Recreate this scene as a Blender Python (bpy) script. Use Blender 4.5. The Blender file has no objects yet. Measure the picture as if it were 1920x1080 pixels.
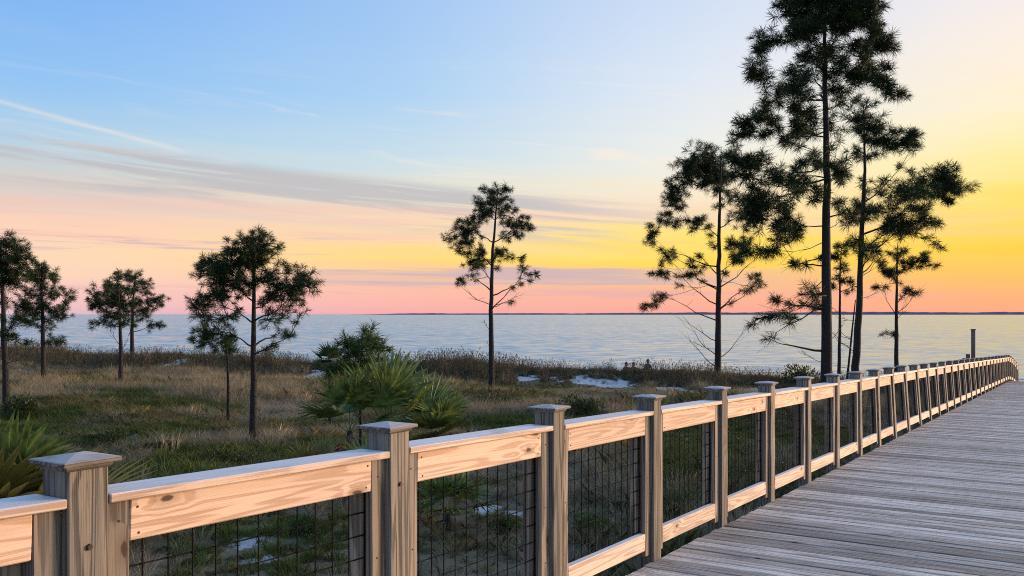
import bpy, bmesh, math, random
import numpy as np
from mathutils import Vector, Matrix, noise as mnoise

random.seed(7)
rng = np.random.default_rng(11)
scene = bpy.context.scene
COL = scene.collection
R = math.radians
EYE = 6.0                 # eye height above the sea
F = 1700.0                # focal length in pixels of the 1920 px wide photograph
HOR = 589.0               # horizon row

# ------------------------------------------------------------------ camera
cam_d = bpy.data.cameras.new('camera')
cam = bpy.data.objects.new('camera', cam_d)
COL.objects.link(cam)
cam.location = (0, 0, EYE)
cam.rotation_euler = (R(90), 0, 0)
cam_d.sensor_width = 36.0
cam_d.lens = 36.0 * F / 1920.0
cam_d.shift_y = (HOR - 540.0) / 1920.0
cam_d.clip_start = 0.05
cam_d.clip_end = 60000
scene.camera = cam

# ------------------------------------------------------------------ view
scene.view_settings.view_transform = 'Standard'
scene.view_settings.look = 'None'
scene.view_settings.exposure = 0.12
scene.view_settings.gamma = 1.0
scene.view_settings.use_curve_mapping = False
scene.cycles.max_bounces = 6
scene.cycles.diffuse_bounces = 3
scene.cycles.use_denoising = False
scene.cycles.filter_width = 1.05

# ------------------------------------------------------------------ sky
SUN_AZ, SUN_EL = 66.0, 5.5        # degrees right of the view axis, degrees up
GLOW_AZ = 60.0                    # middle of the lit cloud round the sunset


def s2l(c):
    c = c / 255.0
    return c / 12.92 if c <= 0.04045 else ((c + 0.055) / 1.055) ** 2.4


def rgb(r, g, b):
    return (s2l(r), s2l(g), s2l(b), 1.0)


class NT:
    """small helper around a node tree"""
    def __init__(self, tree):
        self.t = tree
        self.n = tree.nodes
        self.l = tree.links

    def node(self, typ, **kw):
        nd = self.n.new(typ)
        for k, v in kw.items():
            setattr(nd, k, v)
        return nd

    def put(self, sock, val):
        if isinstance(val, bpy.types.NodeSocket):
            self.l.new(val, sock)
        elif val is not None:
            sock.default_value = val

    def math(self, op, a, b=None, c=None, clamp=False):
        nd = self.node('ShaderNodeMath', operation=op, use_clamp=clamp)
        self.put(nd.inputs[0], a)
        self.put(nd.inputs[1], b)
        self.put(nd.inputs[2], c)
        return nd.outputs[0]

    def vmath(self, op, a, b=None):
        nd = self.node('ShaderNodeVectorMath', operation=op)
        self.put(nd.inputs[0], a)
        self.put(nd.inputs[1], b)
        return nd.outputs['Value'] if op in ('DOT_PRODUCT', 'LENGTH') else nd.outputs[0]

    def combine(self, x, y, z):
        nd = self.node('ShaderNodeCombineXYZ')
        for i, v in enumerate((x, y, z)):
            self.put(nd.inputs[i], v)
        return nd.outputs[0]

    def separate(self, v):
        nd = self.node('ShaderNodeSeparateXYZ')
        self.put(nd.inputs[0], v)
        return nd.outputs

    def rng(self, v, a, b, c=0.0, d=1.0, smooth=True):
        nd = self.node('ShaderNodeMapRange', interpolation_type='SMOOTHSTEP' if smooth else 'LINEAR')
        self.put(nd.inputs['Value'], v)
        for k, x in zip(('From Min', 'From Max', 'To Min', 'To Max'), (a, b, c, d)):
            self.put(nd.inputs[k], x)
        return nd.outputs['Result']

    def mix(self, f, a, b, blend='MIX'):
        nd = self.node('ShaderNodeMix', data_type='RGBA', blend_type=blend)
        self.put(nd.inputs[0], f)
        self.put(nd.inputs[6], a)
        self.put(nd.inputs[7], b)
        return nd.outputs[2]

    def noise(self, vec, scale, detail=4.0, rough=0.5, dist=0.0):
        nd = self.node('ShaderNodeTexNoise')
        self.put(nd.inputs['Vector'], vec)
        nd.inputs['Scale'].default_value = scale
        nd.inputs['Detail'].default_value = detail
        nd.inputs['Roughness'].default_value = rough
        nd.inputs['Distortion'].default_value = dist
        return nd.outputs[0]

    def ramp(self, fac, stops, interp='LINEAR'):
        nd = self.node('ShaderNodeValToRGB')
        cr = nd.color_ramp
        cr.interpolation = interp
        while len(cr.elements) < len(stops):
            cr.elements.new(0.5)
        for e, (p, c) in zip(cr.elements, sorted(stops, key=lambda s: s[0])):
            e.position = p
            e.color = c
        self.put(nd.inputs[0], fac)
        return nd.outputs[0]


world = bpy.data.worlds.new('World')
scene.world = world
world.use_nodes = True
w = NT(world.node_tree)
w.n.clear()
tc = w.node('ShaderNodeTexCoord').outputs['Generated']
sx, sy, sz = w.separate(w.vmath('NORMALIZE', tc))
el = w.math('MULTIPLY', w.math('ARCSINE', sz), 180 / math.pi)
flat = w.vmath('NORMALIZE', w.combine(sx, sy, 0.0))
sd = w.vmath('DOT_PRODUCT', flat, (math.sin(R(GLOW_AZ)), math.cos(R(GLOW_AZ)), 0.0))
sd = w.math('MINIMUM', w.math('MAXIMUM', sd, -1.0), 1.0)
ang = w.math('MULTIPLY', w.math('ARCCOSINE', sd), 180 / math.pi)

# streaks of thin cloud: long along the azimuth, thin in elevation, the upper ones slanting
shear_u = w.math('SUBTRACT', el, w.math('MULTIPLY', w.math('SUBTRACT', ang, 60.0), 0.085))
cu = w.combine(w.math('MULTIPLY', ang, 0.030), w.math('MULTIPLY', shear_u, 0.62), 3.1)
n_u = w.noise(cu, 1.0, 5.0, 0.55, 0.4)
shear_l = w.math('SUBTRACT', el, w.math('MULTIPLY', w.math('SUBTRACT', ang, 60.0), 0.012))
cl = w.combine(w.math('MULTIPLY', ang, 0.045), w.math('MULTIPLY', shear_l, 1.25), 8.7)
n_l = w.noise(cl, 1.0, 5.0, 0.6, 0.3)
n_f = w.noise(w.combine(w.math('MULTIPLY', ang, 0.09), w.math('MULTIPLY', shear_l, 2.6), 1.3), 1.0, 4.0, 0.6, 0.2)

low_w = w.rng(el, 2.0, 5.0, 0.25, 1.0)
hi_w = w.rng(el, 8.5, 16.0, 1.0, 0.25)
wob = w.math('MULTIPLY', w.math('SUBTRACT', n_l, 0.5), 2.6)
wob = w.math('ADD', wob, w.math('MULTIPLY', w.math('SUBTRACT', n_u, 0.5), 2.4))
wob = w.math('MULTIPLY', wob, w.math('MULTIPLY', low_w, hi_w))
el2 = w.math('MAXIMUM', w.math('ADD', el, wob), 0.0)
pos = w.math('POWER', w.math('DIVIDE', el2, 90.0), 0.5)


def P(y):
    e = math.degrees(math.atan((589.0 - y) / 1700.0))
    return math.sqrt(max(e, 0.0) / 90.0)


ZEN = (1.0, rgb(128, 172, 230))
HI = (0.62, rgb(126, 174, 236))
left = w.ramp(pos, [(P(588), rgb(222, 186, 200)), (P(560), rgb(244, 198, 194)), (P(520), rgb(250, 212, 186)),
                    (P(475), rgb(250, 214, 184)), (P(440), rgb(248, 206, 184)), (P(405), rgb(228, 204, 194)),
                    (P(360), rgb(206, 206, 204)), (P(300), rgb(178, 208, 228)), (P(200), rgb(146, 194, 240)),
                    (P(20), rgb(124, 176, 240)), HI, ZEN])
mid = w.ramp(pos, [(P(588), rgb(242, 166, 172)), (P(555), rgb(250, 184, 170)), (P(520), rgb(250, 196, 160)),
                   (P(480), rgb(255, 218, 122)), (P(450), rgb(252, 216, 160)), (P(410), rgb(244, 216, 188)),
                   (P(365), rgb(226, 222, 206)), (P(310), rgb(204, 222, 230)), (P(180), rgb(172, 208, 240)),
                   (P(0), rgb(160, 197, 240)), HI, ZEN])
midr = w.ramp(pos, [(P(588), rgb(246, 164, 156)), (P(555), rgb(250, 180, 152)), (P(515), rgb(252, 196, 134)),
                    (P(485), rgb(255, 218, 84)), (P(450), rgb(255, 226, 122)), (P(410), rgb(250, 222, 186)),
                    (P(350), rgb(246, 234, 212)), (P(280), rgb(236, 236, 230)), (P(150), rgb(222, 230, 242)),
                    (P(0), rgb(206, 220, 241)), (0.62, rgb(180, 204, 240)), ZEN])
right = w.ramp(pos, [(P(588), rgb(248, 166, 134)), (P(552), rgb(252, 178, 116)), (P(512), rgb(255, 198, 76)),
                     (P(470), rgb(255, 208, 66)), (P(400), rgb(255, 224, 98)), (P(330), rgb(254, 234, 152)),
                     (P(250), rgb(254, 238, 200)), (P(120), rgb(250, 236, 222)), (P(0), rgb(240, 232, 236)),
                     (0.62, rgb(204, 214, 236)), ZEN])
anti = w.ramp(pos, [(0.0, rgb(168, 170, 194)), (P(520), rgb(206, 184, 198)), (P(400), rgb(216, 198, 208)),
                    (P(250), rgb(180, 200, 228)), (P(0), rgb(122, 168, 226)), HI, ZEN])
sky = w.mix(w.rng(ang, 26.0, 51.0), right, midr)
sky = w.mix(w.rng(ang, 45.0, 70.0), sky, mid)
sky = w.mix(w.rng(ang, 62.0, 90.0), sky, left)
sky = w.mix(w.rng(ang, 100.0, 165.0), sky, anti)

# grey upper veils, mauve low bank, pink wisps, contrail
n_v = w.noise(w.combine(w.math('MULTIPLY', ang, 0.055), w.math('MULTIPLY', shear_u, 1.5), 6.2), 1.0, 5.0, 0.6, 0.5)
veil = w.math('MULTIPLY', w.rng(w.math('ADD', w.math('MULTIPLY', n_u, 0.45), w.math('MULTIPLY', n_v, 0.55)), 0.435, 0.55), w.math('MULTIPLY', w.rng(shear_u, 4.2, 5.6), w.rng(shear_u, 8.0, 7.2)))
veil = w.math('MULTIPLY', veil, w.rng(ang, 46.0, 60.0, 0.08, 0.85))
sky = w.mix(veil, sky, rgb(190, 187, 191))
pink = w.math('MULTIPLY', w.rng(n_l, 0.50, 0.58), w.math('MULTIPLY', w.rng(el, 3.6, 4.6), w.rng(el, 8.0, 6.0)))
sky = w.mix(w.math('MULTIPLY', pink, w.rng(ang, 45.0, 70.0, 0.15, 0.42)), sky, rgb(248, 194, 176))
streak = w.math('MULTIPLY', w.rng(n_f, 0.54, 0.64), w.math('MULTIPLY', w.rng(el, 3.4, 3.9), w.rng(el, 5.2, 4.7)))
sky = w.mix(w.math('MULTIPLY', streak, w.rng(ang, 66.0, 76.0, 0.0, 0.8)), sky, rgb(208, 182, 186))
bank_lo = w.math('ADD', 1.75, w.math('MULTIPLY', w.math('SUBTRACT', n_f, 0.5), 1.6))
bank_hi = w.math('ADD', 2.85, w.math('MULTIPLY', w.math('SUBTRACT', n_f, 0.5), 0.9))
bank = w.math('MULTIPLY', w.rng(w.math('SUBTRACT', el, bank_lo), -0.12, 0.12), w.rng(w.math('SUBTRACT', bank_hi, el), -0.06, 0.10))
bank = w.math('MULTIPLY', bank, w.math('MULTIPLY', w.rng(ang, 36.0, 54.0), w.rng(w.math('ADD', ang, w.math('MULTIPLY', n_f, 8.0)), 82.0, 72.0)))
bank = w.math('MULTIPLY', bank, w.rng(w.math('ADD', w.math('MULTIPLY', n_l, 0.5), w.math('MULTIPLY', n_f, 0.5)), 0.40, 0.54, 0.30, 0.9))
sky = w.mix(bank, sky, rgb(204, 178, 184))
low2 = w.math('MULTIPLY', w.rng(n_f, 0.50, 0.60), w.math('MULTIPLY', w.rng(el, 0.7, 1.1), w.rng(el, 1.9, 1.4)))
sky = w.mix(w.math('MULTIPLY', low2, w.rng(ang, 30.0, 50.0, 0.1, 0.5)), sky, rgb(222, 172, 180))
ce = w.math('SUBTRACT', el, w.math('ADD', 9.5, w.math('MULTIPLY', w.math('SUBTRACT', ang, 79.4), 0.204)))
ce = w.math('ADD', ce, w.math('MULTIPLY', w.math('SUBTRACT', w.noise(cl, 6.0, 3.0), 0.5), 0.10))
cw = w.math('EXPONENT', w.math('MULTIPLY', w.math('POWER', w.math('DIVIDE', ce, 0.13), 2.0), -1.0))
cw = w.math('MULTIPLY', cw, w.math('MULTIPLY', w.rng(ang, 78.8, 81.0), w.rng(ang, 100.0, 84.0, 0.2, 0.55)))
sky = w.mix(cw, sky, rgb(226, 224, 222))

wn = w.noise(w.combine(w.math('MULTIPLY', ang, 0.075), w.math('MULTIPLY', shear_u, 0.95), 12.4), 1.0, 6.0, 0.62, 0.7)
wisp = w.math('MULTIPLY', w.rng(wn, 0.54, 0.70), w.math('MULTIPLY', w.rng(el, 6.5, 8.5), w.rng(el, 17.0, 11.0)))
sky = w.mix(w.math('MULTIPLY', wisp, w.rng(ang, 86.0, 50.0, 0.15, 0.55)), sky, rgb(252, 234, 214))
gold = w.math('MULTIPLY', w.rng(w.math('ADD', w.math('MULTIPLY', n_f, 0.6), w.math('MULTIPLY', n_l, 0.4)), 0.46, 0.60), w.math('MULTIPLY', w.rng(el, 1.2, 2.4), w.rng(el, 8.5, 5.5)))
sky = w.mix(w.math('MULTIPLY', gold, w.rng(ang, 58.0, 40.0, 0.0, 0.32)), sky, rgb(255, 206, 100))
nish = w.node('ShaderNodeTexSky', sky_type='NISHITA')
nish.sun_disc = False
nish.sun_elevation = R(SUN_EL)
nish.sun_rotation = R(SUN_AZ)
bg_n = w.node('ShaderNodeBackground')
w.put(bg_n.inputs['Color'], nish.outputs[0])
bg_n.inputs['Strength'].default_value = 0.10
bg_c = w.node('ShaderNodeBackground')
w.put(bg_c.inputs['Color'], sky)
bg_c.inputs['Strength'].default_value = 1.0
mx = w.node('ShaderNodeMixShader')
mx.inputs[0].default_value = 0.94          # the dusk veil over the clear-sky model
w.l.new(bg_n.outputs[0], mx.inputs[1])
w.l.new(bg_c.outputs[0], mx.inputs[2])
w.l.new(mx.outputs[0], w.node('ShaderNodeOutputWorld').inputs[0])

sun_d = bpy.data.lights.new('sun', 'SUN')
sun_d.energy = 5.0
sun_d.angle = R(14)
sun_d.color = (1.0, 0.66, 0.44)
sun = bpy.data.objects.new('sun', sun_d)
COL.objects.link(sun)
sv = Vector((math.sin(R(SUN_AZ)) * math.cos(R(SUN_EL)), math.cos(R(SUN_AZ)) * math.cos(R(SUN_EL)), math.sin(R(SUN_EL))))
sun.rotation_euler = sv.to_track_quat('Z', 'Y').to_euler()
sun.location = sv * 50


# ------------------------------------------------------------------ object helpers
def tag(o, label=None, cat=None, group=None, kind=None):
    if label:
        o['label'] = label
    if cat:
        o['category'] = cat
    if group:
        o['group'] = group
    if kind:
        o['kind'] = kind
    return o


def empty(name, loc=(0, 0, 0)):
    o = bpy.data.objects.new(name, None)
    o.empty_display_size = 0.2
    o.location = loc
    COL.objects.link(o)
    return o


def obj(name, me, mat=None, parent=None):
    o = bpy.data.objects.new(name, me)
    COL.objects.link(o)
    if mat is not None and not me.materials:
        me.materials.append(mat)
    if parent is not None:
        o.parent = parent
    return o


def np_mesh(name, verts, faces_flat, counts, smooth=False):
    """verts (N,3); faces_flat flat index array; counts vertices per face"""
    me = bpy.data.meshes.new(name)
    verts = np.asarray(verts, dtype=np.float32)
    faces_flat = np.asarray(faces_flat, dtype=np.int32)
    counts = np.asarray(counts, dtype=np.int32)
    me.vertices.add(len(verts))
    me.vertices.foreach_set('co', verts.ravel())
    me.loops.add(len(faces_flat))
    me.loops.foreach_set('vertex_index', faces_flat)
    me.polygons.add(len(counts))
    starts = np.concatenate(([0], np.cumsum(counts)[:-1])).astype(np.int32)
    me.polygons.foreach_set('loop_start', starts)
    me.polygons.foreach_set('loop_total', counts)
    if smooth:
        me.polygons.foreach_set('use_smooth', np.ones(len(counts), dtype=bool))
    me.update(calc_edges=True)
    return me


class Tri:
    """collects geometry for one mesh"""
    def __init__(self):
        self.v = []
        self.f = []
        self.c = []
        self.n = 0

    def add(self, verts, faces):
        self.v.append(np.asarray(verts, dtype=np.float32))
        faces = np.asarray(faces, dtype=np.int32)
        self.f.append((faces + self.n).ravel())
        self.c.append(np.full(len(faces), faces.shape[1], dtype=np.int32))
        self.n += len(verts)

    def tube(self, pts, radii, sides=6, cap=True):
        pts = np.asarray(pts, dtype=np.float64)
        k = len(pts)
        d = np.gradient(pts, axis=0)
        d /= np.linalg.norm(d, axis=1)[:, None] + 1e-9
        ref = np.array([0.0, 0.0, 1.0]) if abs(d[0][2]) < 0.8 else np.array([1.0, 0.0, 0.0])
        a = np.cross(d, ref)
        a /= np.linalg.norm(a, axis=1)[:, None] + 1e-9
        b = np.cross(d, a)
        th = np.arange(sides) * 2 * math.pi / sides
        ring = (a[:, None, :] * np.cos(th)[None, :, None] + b[:, None, :] * np.sin(th)[None, :, None])
        V = pts[:, None, :] + ring * np.asarray(radii)[:, None, None]
        fs = []
        for i in range(k - 1):
            for j in range(sides):
                j2 = (j + 1) % sides
                fs.append((i * sides + j, i * sides + j2, (i + 1) * sides + j2, (i + 1) * sides + j))
        self.add(V.reshape(-1, 3), fs)
        if cap:
            self.add(V[-1], [list(range(sides))])

    def mesh(self, name, smooth=False):
        return np_mesh(name, np.concatenate(self.v), np.concatenate(self.f), np.concatenate(self.c), smooth)


def px(x, y, depth):
    """photo pixel at a given depth -> world point"""
    return Vector(((x - 960.0) / F * depth, depth, EYE - (y - HOR) / F * depth))


def sstep(a, b, x):
    t = np.clip((x - a) / (b - a), 0, 1)
    return t * t * (3 - 2 * t)


# ------------------------------------------------------------------ materials
def material(name):
    m = bpy.data.materials.new(name)
    m.use_nodes = True
    k = NT(m.node_tree)
    bsdf = k.n['Principled BSDF']
    return m, k, bsdf


def wood(name, light, dark, grey, knots=0.0, rough=0.75, ring=1.0, var=0.25, top=None, bump=0.25, greyamt=0.4, stain=None):
    """sawn timber, grain along the object's own X axis"""
    m, k, b = material(name)
    oc = k.node('ShaderNodeTexCoord').outputs['Object']
    oi = k.node('ShaderNodeObjectInfo').outputs['Random']
    off = k.combine(k.math('MULTIPLY', oi, 37.0), k.math('MULTIPLY', oi, 91.0), k.math('MULTIPLY', oi, 53.0))
    v0 = k.vmath('ADD', oc, off)
    x, y, z = k.separate(v0)
    # knots
    kw = k.noise(v0, 14.0, 2.0, 0.5)
    kv = k.combine(k.math('ADD', k.math('MULTIPLY', x, 2.3), k.math('MULTIPLY', kw, 0.10)), k.math('ADD', k.math('MULTIPLY', z, 5.0), k.math('MULTIPLY', kw, -0.12)), 0.0)
    vor = k.node('ShaderNodeTexVoronoi', voronoi_dimensions='2D')
    face = k.math('ABSOLUTE', k.separate(k.node('ShaderNodeTexCoord').outputs['Normal'])[1])
    face = k.math('GREATER_THAN', face, 0.5)
    k.put(vor.inputs['Vector'], kv)
    vor.inputs['Scale'].default_value = 1.0
    kd = vor.outputs['Distance']
    keep = k.separate(vor.outputs['Color'])[0]
    keep = k.math('MULTIPLY', k.math('GREATER_THAN', keep, 0.55), face)
    swirl = k.math('MULTIPLY', k.rng(kd, 0.42, 0.0), k.math('MULTIPLY', keep, knots))
    gv = k.combine(k.math('MULTIPLY', x, 0.38), k.math('MULTIPLY', y, 9.0), k.math('MULTIPLY', z, 9.0))
    big = k.noise(gv, 1.0, 2.0, 0.45, 0.15)
    big = k.math('ADD', big, k.math('MULTIPLY', swirl, 0.13))
    rings = k.math('SINE', k.math('MULTIPLY', big, 62.0 * ring))
    rings = k.rng(rings, -0.9, 0.6)
    fv = k.combine(k.math('MULTIPLY', x, 3.0), k.math('MULTIPLY', y, 170.0), k.math('MULTIPLY', z, 170.0))
    fine = k.noise(fv, 1.0, 3.0, 0.6)
    g = k.math('ADD', k.math('MULTIPLY', rings, 0.55), k.math('MULTIPLY', k.rng(fine, 0.3, 0.75), 0.55), clamp=True)
    g = k.rng(g, 0.12, 0.85)
    col = k.mix(g, dark, light)
    patch = k.noise(k.combine(k.math('MULTIPLY', x, 1.4), k.math('MULTIPLY', y, 12.0), k.math('MULTIPLY', z, 12.0)), 1.0, 4.0, 0.6)
    col = k.mix(k.math('MULTIPLY', k.rng(patch, 0.42, 0.68), greyamt), col, grey)
    if knots > 0:
        halo = k.math('MULTIPLY', k.rng(kd, 0.22, 0.06), keep)
        col = k.mix(k.math('MULTIPLY', halo, 0.4), col, (0.20, 0.10, 0.05, 1))
        core = k.math('MULTIPLY', k.rng(k.math('ADD', kd, k.math('MULTIPLY', fine, 0.04)), 0.095, 0.060), keep)
        col = k.mix(k.math('MULTIPLY', core, 0.9), col, (0.045, 0.028, 0.018, 1))
    nz = k.node('ShaderNodeNewGeometry').outputs['Normal']
    nz = k.separate(nz)[2]
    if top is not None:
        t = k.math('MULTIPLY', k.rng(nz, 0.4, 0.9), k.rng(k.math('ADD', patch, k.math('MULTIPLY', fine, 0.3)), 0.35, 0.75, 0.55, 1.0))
        col = k.mix(t, col, top)  # upward faces greyed by weathering, the sky's pale sheen painted in too
    if stain is not None:
        sp = k.noise(v0, 3.2, 5.0, 0.65)
        col = k.mix(k.math('MULTIPLY', k.rng(sp, 0.55, 0.75), 0.55), col, stain)
    hv = k.math('ADD', 1.0 - var * 0.5, k.math('MULTIPLY', oi, var))
    col = k.mix(1.0, col, k.combine(hv, hv, hv), 'MULTIPLY')
    k.put(b.inputs['Base Color'], col)
    b.inputs['Roughness'].default_value = rough
    b.inputs['Specular IOR Level'].default_value = 0.3
    bp = k.node('ShaderNodeBump')
    bp.inputs['Strength'].default_value = bump
    bp.inputs['Distance'].default_value = 0.004
    k.put(bp.inputs['Height'], g)
    k.put(b.inputs['Normal'], bp.outputs[0])
    return m


def lin(r, g, b):
    return (r, g, b, 1.0)


M = {}
M['post'] = wood('weathered_post_wood', lin(.285, .240, .172), lin(.070, .058, .042), lin(.135, .135, .128), knots=0.9, bump=.6, var=.4, greyamt=.65, ring=1.1)
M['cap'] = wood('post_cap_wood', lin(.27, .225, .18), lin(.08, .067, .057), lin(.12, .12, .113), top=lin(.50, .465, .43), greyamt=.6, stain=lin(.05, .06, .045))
M['pine'] = wood('sawn_pine', lin(.82, .60, .415), lin(.56, .36, .22), lin(.60, .47, .36), knots=1.0, bump=.25, var=.22, greyamt=.35, ring=1.15)
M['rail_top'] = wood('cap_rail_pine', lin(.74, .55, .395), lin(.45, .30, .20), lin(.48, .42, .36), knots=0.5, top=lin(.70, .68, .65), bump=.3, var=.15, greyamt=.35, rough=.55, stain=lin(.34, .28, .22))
M['trim'] = wood('trim_board_wood', lin(.36, .285, .20), lin(.11, .084, .058), lin(.17, .167, .155), knots=0.35, var=.5, greyamt=.5)
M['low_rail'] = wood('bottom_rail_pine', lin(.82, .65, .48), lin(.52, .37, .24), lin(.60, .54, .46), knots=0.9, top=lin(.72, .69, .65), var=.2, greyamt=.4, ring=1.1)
M['deck'] = wood('weathered_deck_wood', lin(.55, .52, .465), lin(.235, .218, .19), lin(.375, .357, .325), knots=0.1, ring=1.0, bump=.7, var=1.0, greyamt=.55, rough=.6, stain=lin(.20, .175, .15))
M['beam'] = wood('under_deck_timber', lin(.20, .17, .14), lin(.11, .09, .075), lin(.15, .145, .14), var=.2)


def flat_mat(name, col, rough=0.6, metal=0.0, noise_scale=None, col2=None):
    m, k, b = material(name)
    if noise_scale:
        oc = k.node('ShaderNodeTexCoord').outputs['Object']
        n = k.noise(oc, noise_scale, 4.0, 0.6)
        k.put(b.inputs['Base Color'], k.mix(k.rng(n, 0.35, 0.65), col, col2))
    else:
        b.inputs['Base Color'].default_value = col
    b.inputs['Roughness'].default_value = rough
    b.inputs['Metallic'].default_value = metal
    return m


M['wire'] = flat_mat('black_coated_wire', lin(.008, .008, .009), .9, 0.0, 8.0, lin(.022, .018, .016))
M['wire'].node_tree.nodes['Principled BSDF'].inputs['Specular IOR Level'].default_value = 0.08
M['bolt'] = flat_mat('rusty_steel', lin(.05, .03, .02), .7, .5, 60.0, lin(.10, .05, .025))


def bark_mat():
    m, k, b = material('pine_bark')
    oc = k.node('ShaderNodeTexCoord').outputs['Object']
    x, y, z = k.separate(oc)
    v = k.combine(k.math('MULTIPLY', x, 3.0), k.math('MULTIPLY', y, 3.0), z)
    vor = k.node('ShaderNodeTexVoronoi', feature='DISTANCE_TO_EDGE')
    k.put(vor.inputs['Vector'], v)
    vor.inputs['Scale'].default_value = 7.0
    n = k.noise(v, 9.0, 5.0, 0.65)
    f = k.math('ADD', k.math('MULTIPLY', k.rng(vor.outputs[0], 0.0, 0.14), 0.6), k.math('MULTIPLY', n, 0.5), clamp=True)
    k.put(b.inputs['Base Color'], k.mix(f, lin(.010, .008, .007), lin(.042, .034, .029)))
    b.inputs['Roughness'].default_value = 0.92
    bp = k.node('ShaderNodeBump')
    bp.inputs['Strength'].default_value = 0.9
    bp.inputs['Distance'].default_value = 0.03
    k.put(bp.inputs['Height'], f)
    k.put(b.inputs['Normal'], bp.outputs[0])
    return m


def leaf_mat(name, c1, c2, rough=.55, trans=.25, scale=1.3, var=0.0):
    m, k, b = material(name)
    oc = k.node('ShaderNodeTexCoord').outputs['Object']
    n = k.noise(oc, scale, 3.0, 0.6)
    isl = k.node('ShaderNodeNewGeometry').outputs['Random Per Island']
    f = k.math('ADD', k.math('MULTIPLY', k.rng(n, 0.35, 0.65), 0.6), k.math('MULTIPLY', isl, 0.4))
    col = k.mix(f, c1, c2)
    if var:
        oi = k.node('ShaderNodeObjectInfo').outputs['Random']
        hv = k.math('ADD', 1.0 - var * 0.5, k.math('MULTIPLY', oi, var))
        col = k.mix(1.0, col, k.combine(hv, hv, hv), 'MULTIPLY')
    k.put(b.inputs['Base Color'], col)
    b.inputs['Roughness'].default_value = rough
    b.inputs['Specular IOR Level'].default_value = 0.25
    tr = k.node('ShaderNodeBsdfTranslucent')
    k.put(tr.inputs['Color'], col)
    ms = k.node('ShaderNodeMixShader')
    ms.inputs[0].default_value = trans
    out = k.n['Material Output']
    k.l.new(b.outputs[0], ms.inputs[1])
    k.l.new(tr.outputs[0], ms.inputs[2])
    k.l.new(ms.outputs[0], out.inputs[0])
    return m


M['bark'] = bark_mat()
M['needle'] = leaf_mat('pine_needles', lin(.018, .040, .013), lin(.050, .080, .025), trans=.16)
M['needle_young'] = leaf_mat('young_pine_needles', lin(.035, .075, .018), lin(.090, .145, .035), trans=.25)
M['frond'] = leaf_mat('palmetto_leaf', lin(.033, .085, .018), lin(.26, .32, .085), rough=.4, trans=.2, scale=5.0, var=.5)
M['frond_yellow'] = leaf_mat('yellowing_palmetto_leaf', lin(.14, .15, .035), lin(.26, .22, .07), rough=.5, trans=.2, scale=5.0, var=.4)
M['frond_dead'] = leaf_mat('dead_palmetto_leaf', lin(.16, .12, .075), lin(.34, .28, .20), rough=.8, trans=.1, scale=5.0, var=.4)
M['grass_tan'] = leaf_mat('tan_dune_grass', lin(.25, .20, .115), lin(.47, .385, .235), rough=.8, trans=.25, scale=3.0, var=.7)
M['grass_grey'] = leaf_mat('grey_scrub_grass', lin(.20, .172, .115), lin(.50, .435, .305), rough=.85, trans=.2, scale=3.0, var=.7)
M['grass_olive'] = leaf_mat('olive_scrub', lin(.11, .105, .042), lin(.30, .265, .12), rough=.85, trans=.25, scale=3.0, var=.8)
M['grass_dark'] = leaf_mat('dark_crest_grass', lin(.066, .058, .034), lin(.165, .14, .085), rough=.85, trans=.2, scale=3.0, var=.6)
M['grass_green'] = leaf_mat('green_ground_cover', lin(.062, .088, .018), lin(.18, .205, .052), rough=.7, trans=.25, scale=3.0, var=.7)
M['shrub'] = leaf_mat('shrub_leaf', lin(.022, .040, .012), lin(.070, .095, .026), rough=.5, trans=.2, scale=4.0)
M['shrub_bright'] = leaf_mat('bright_shrub_leaf', lin(.06, .09, .02), lin(.16, .19, .05), rough=.5, trans=.25, scale=4.0)  # mid green foliage, the leaf's own colour

# ------------------------------------------------------------------ railing and deck axis
AX = Vector((0.7929, 1.274, 0.0)).normalized()       # along the boardwalk
NX = Vector((-AX.y, AX.x, 0.0))                       # outwards, to the left
ORI = Vector((-3.088, 0.0, 0.0))                      # u = 0 on the inner face line of the posts
SP = 1.5006                                           # post spacing
A0 = 2.25                                             # u of the first post
CREST_U = 33.0                                        # where the walk tips over the dune


def deck_z(u):
    z = EYE - (1.565 + 0.0465 * u)
    if u > CREST_U:
        q = u - CREST_U
        z -= 0.012 * q * q + 0.05 * q
    return z


def lean(u):
    """outward lean of the far posts"""
    return 0.075 * float(sstep(9.0, 14.0, u)) * (1.0 - 0.75 * float(sstep(22.0, 32.0, u)))


def RP(u, n, h):
    p = ORI + AX * (u * SP) + NX * (n + max(h, -.3) * lean(u))
    return Vector((p.x, p.y, deck_z(u) + h))


def un_of(X, Y):
    d = np.asarray(X) - ORI.x, np.asarray(Y) - ORI.y
    u = (d[0] * AX.x + d[1] * AX.y) / SP
    n = d[0] * NX.x + d[1] * NX.y
    return u, n


# ------------------------------------------------------------------ terrain
def vnoise(X, Y, s, seed=0.0):
    """cheap smooth value noise on arrays"""
    x = np.asarray(X, dtype=float) * s + seed * 17.3
    y = np.asarray(Y, dtype=float) * s + seed * 9.1
    xi, yi = np.floor(x), np.floor(y)
    xf, yf = x - xi, y - yi
    xf = xf * xf * (3 - 2 * xf)
    yf = yf * yf * (3 - 2 * yf)

    def h(a, b):
        t = np.sin(a * 127.1 + b * 311.7 + seed * 74.7) * 43758.5453
        return t - np.floor(t)
    return (h(xi, yi) * (1 - xf) + h(xi + 1, yi) * xf) * (1 - yf) + (h(xi, yi + 1) * (1 - xf) + h(xi + 1, yi + 1) * xf) * yf


CR_X = [-400, 0, 150, 300, 480, 600, 700, 780, 860, 960, 1050, 1120, 1200, 1300, 1450, 1600, 2000, 2400]
CR_Y = [652, 651, 655, 658, 668, 672, 686, 680, 671, 680, 686, 690, 693, 697, 700, 706, 704, 700]


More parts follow.
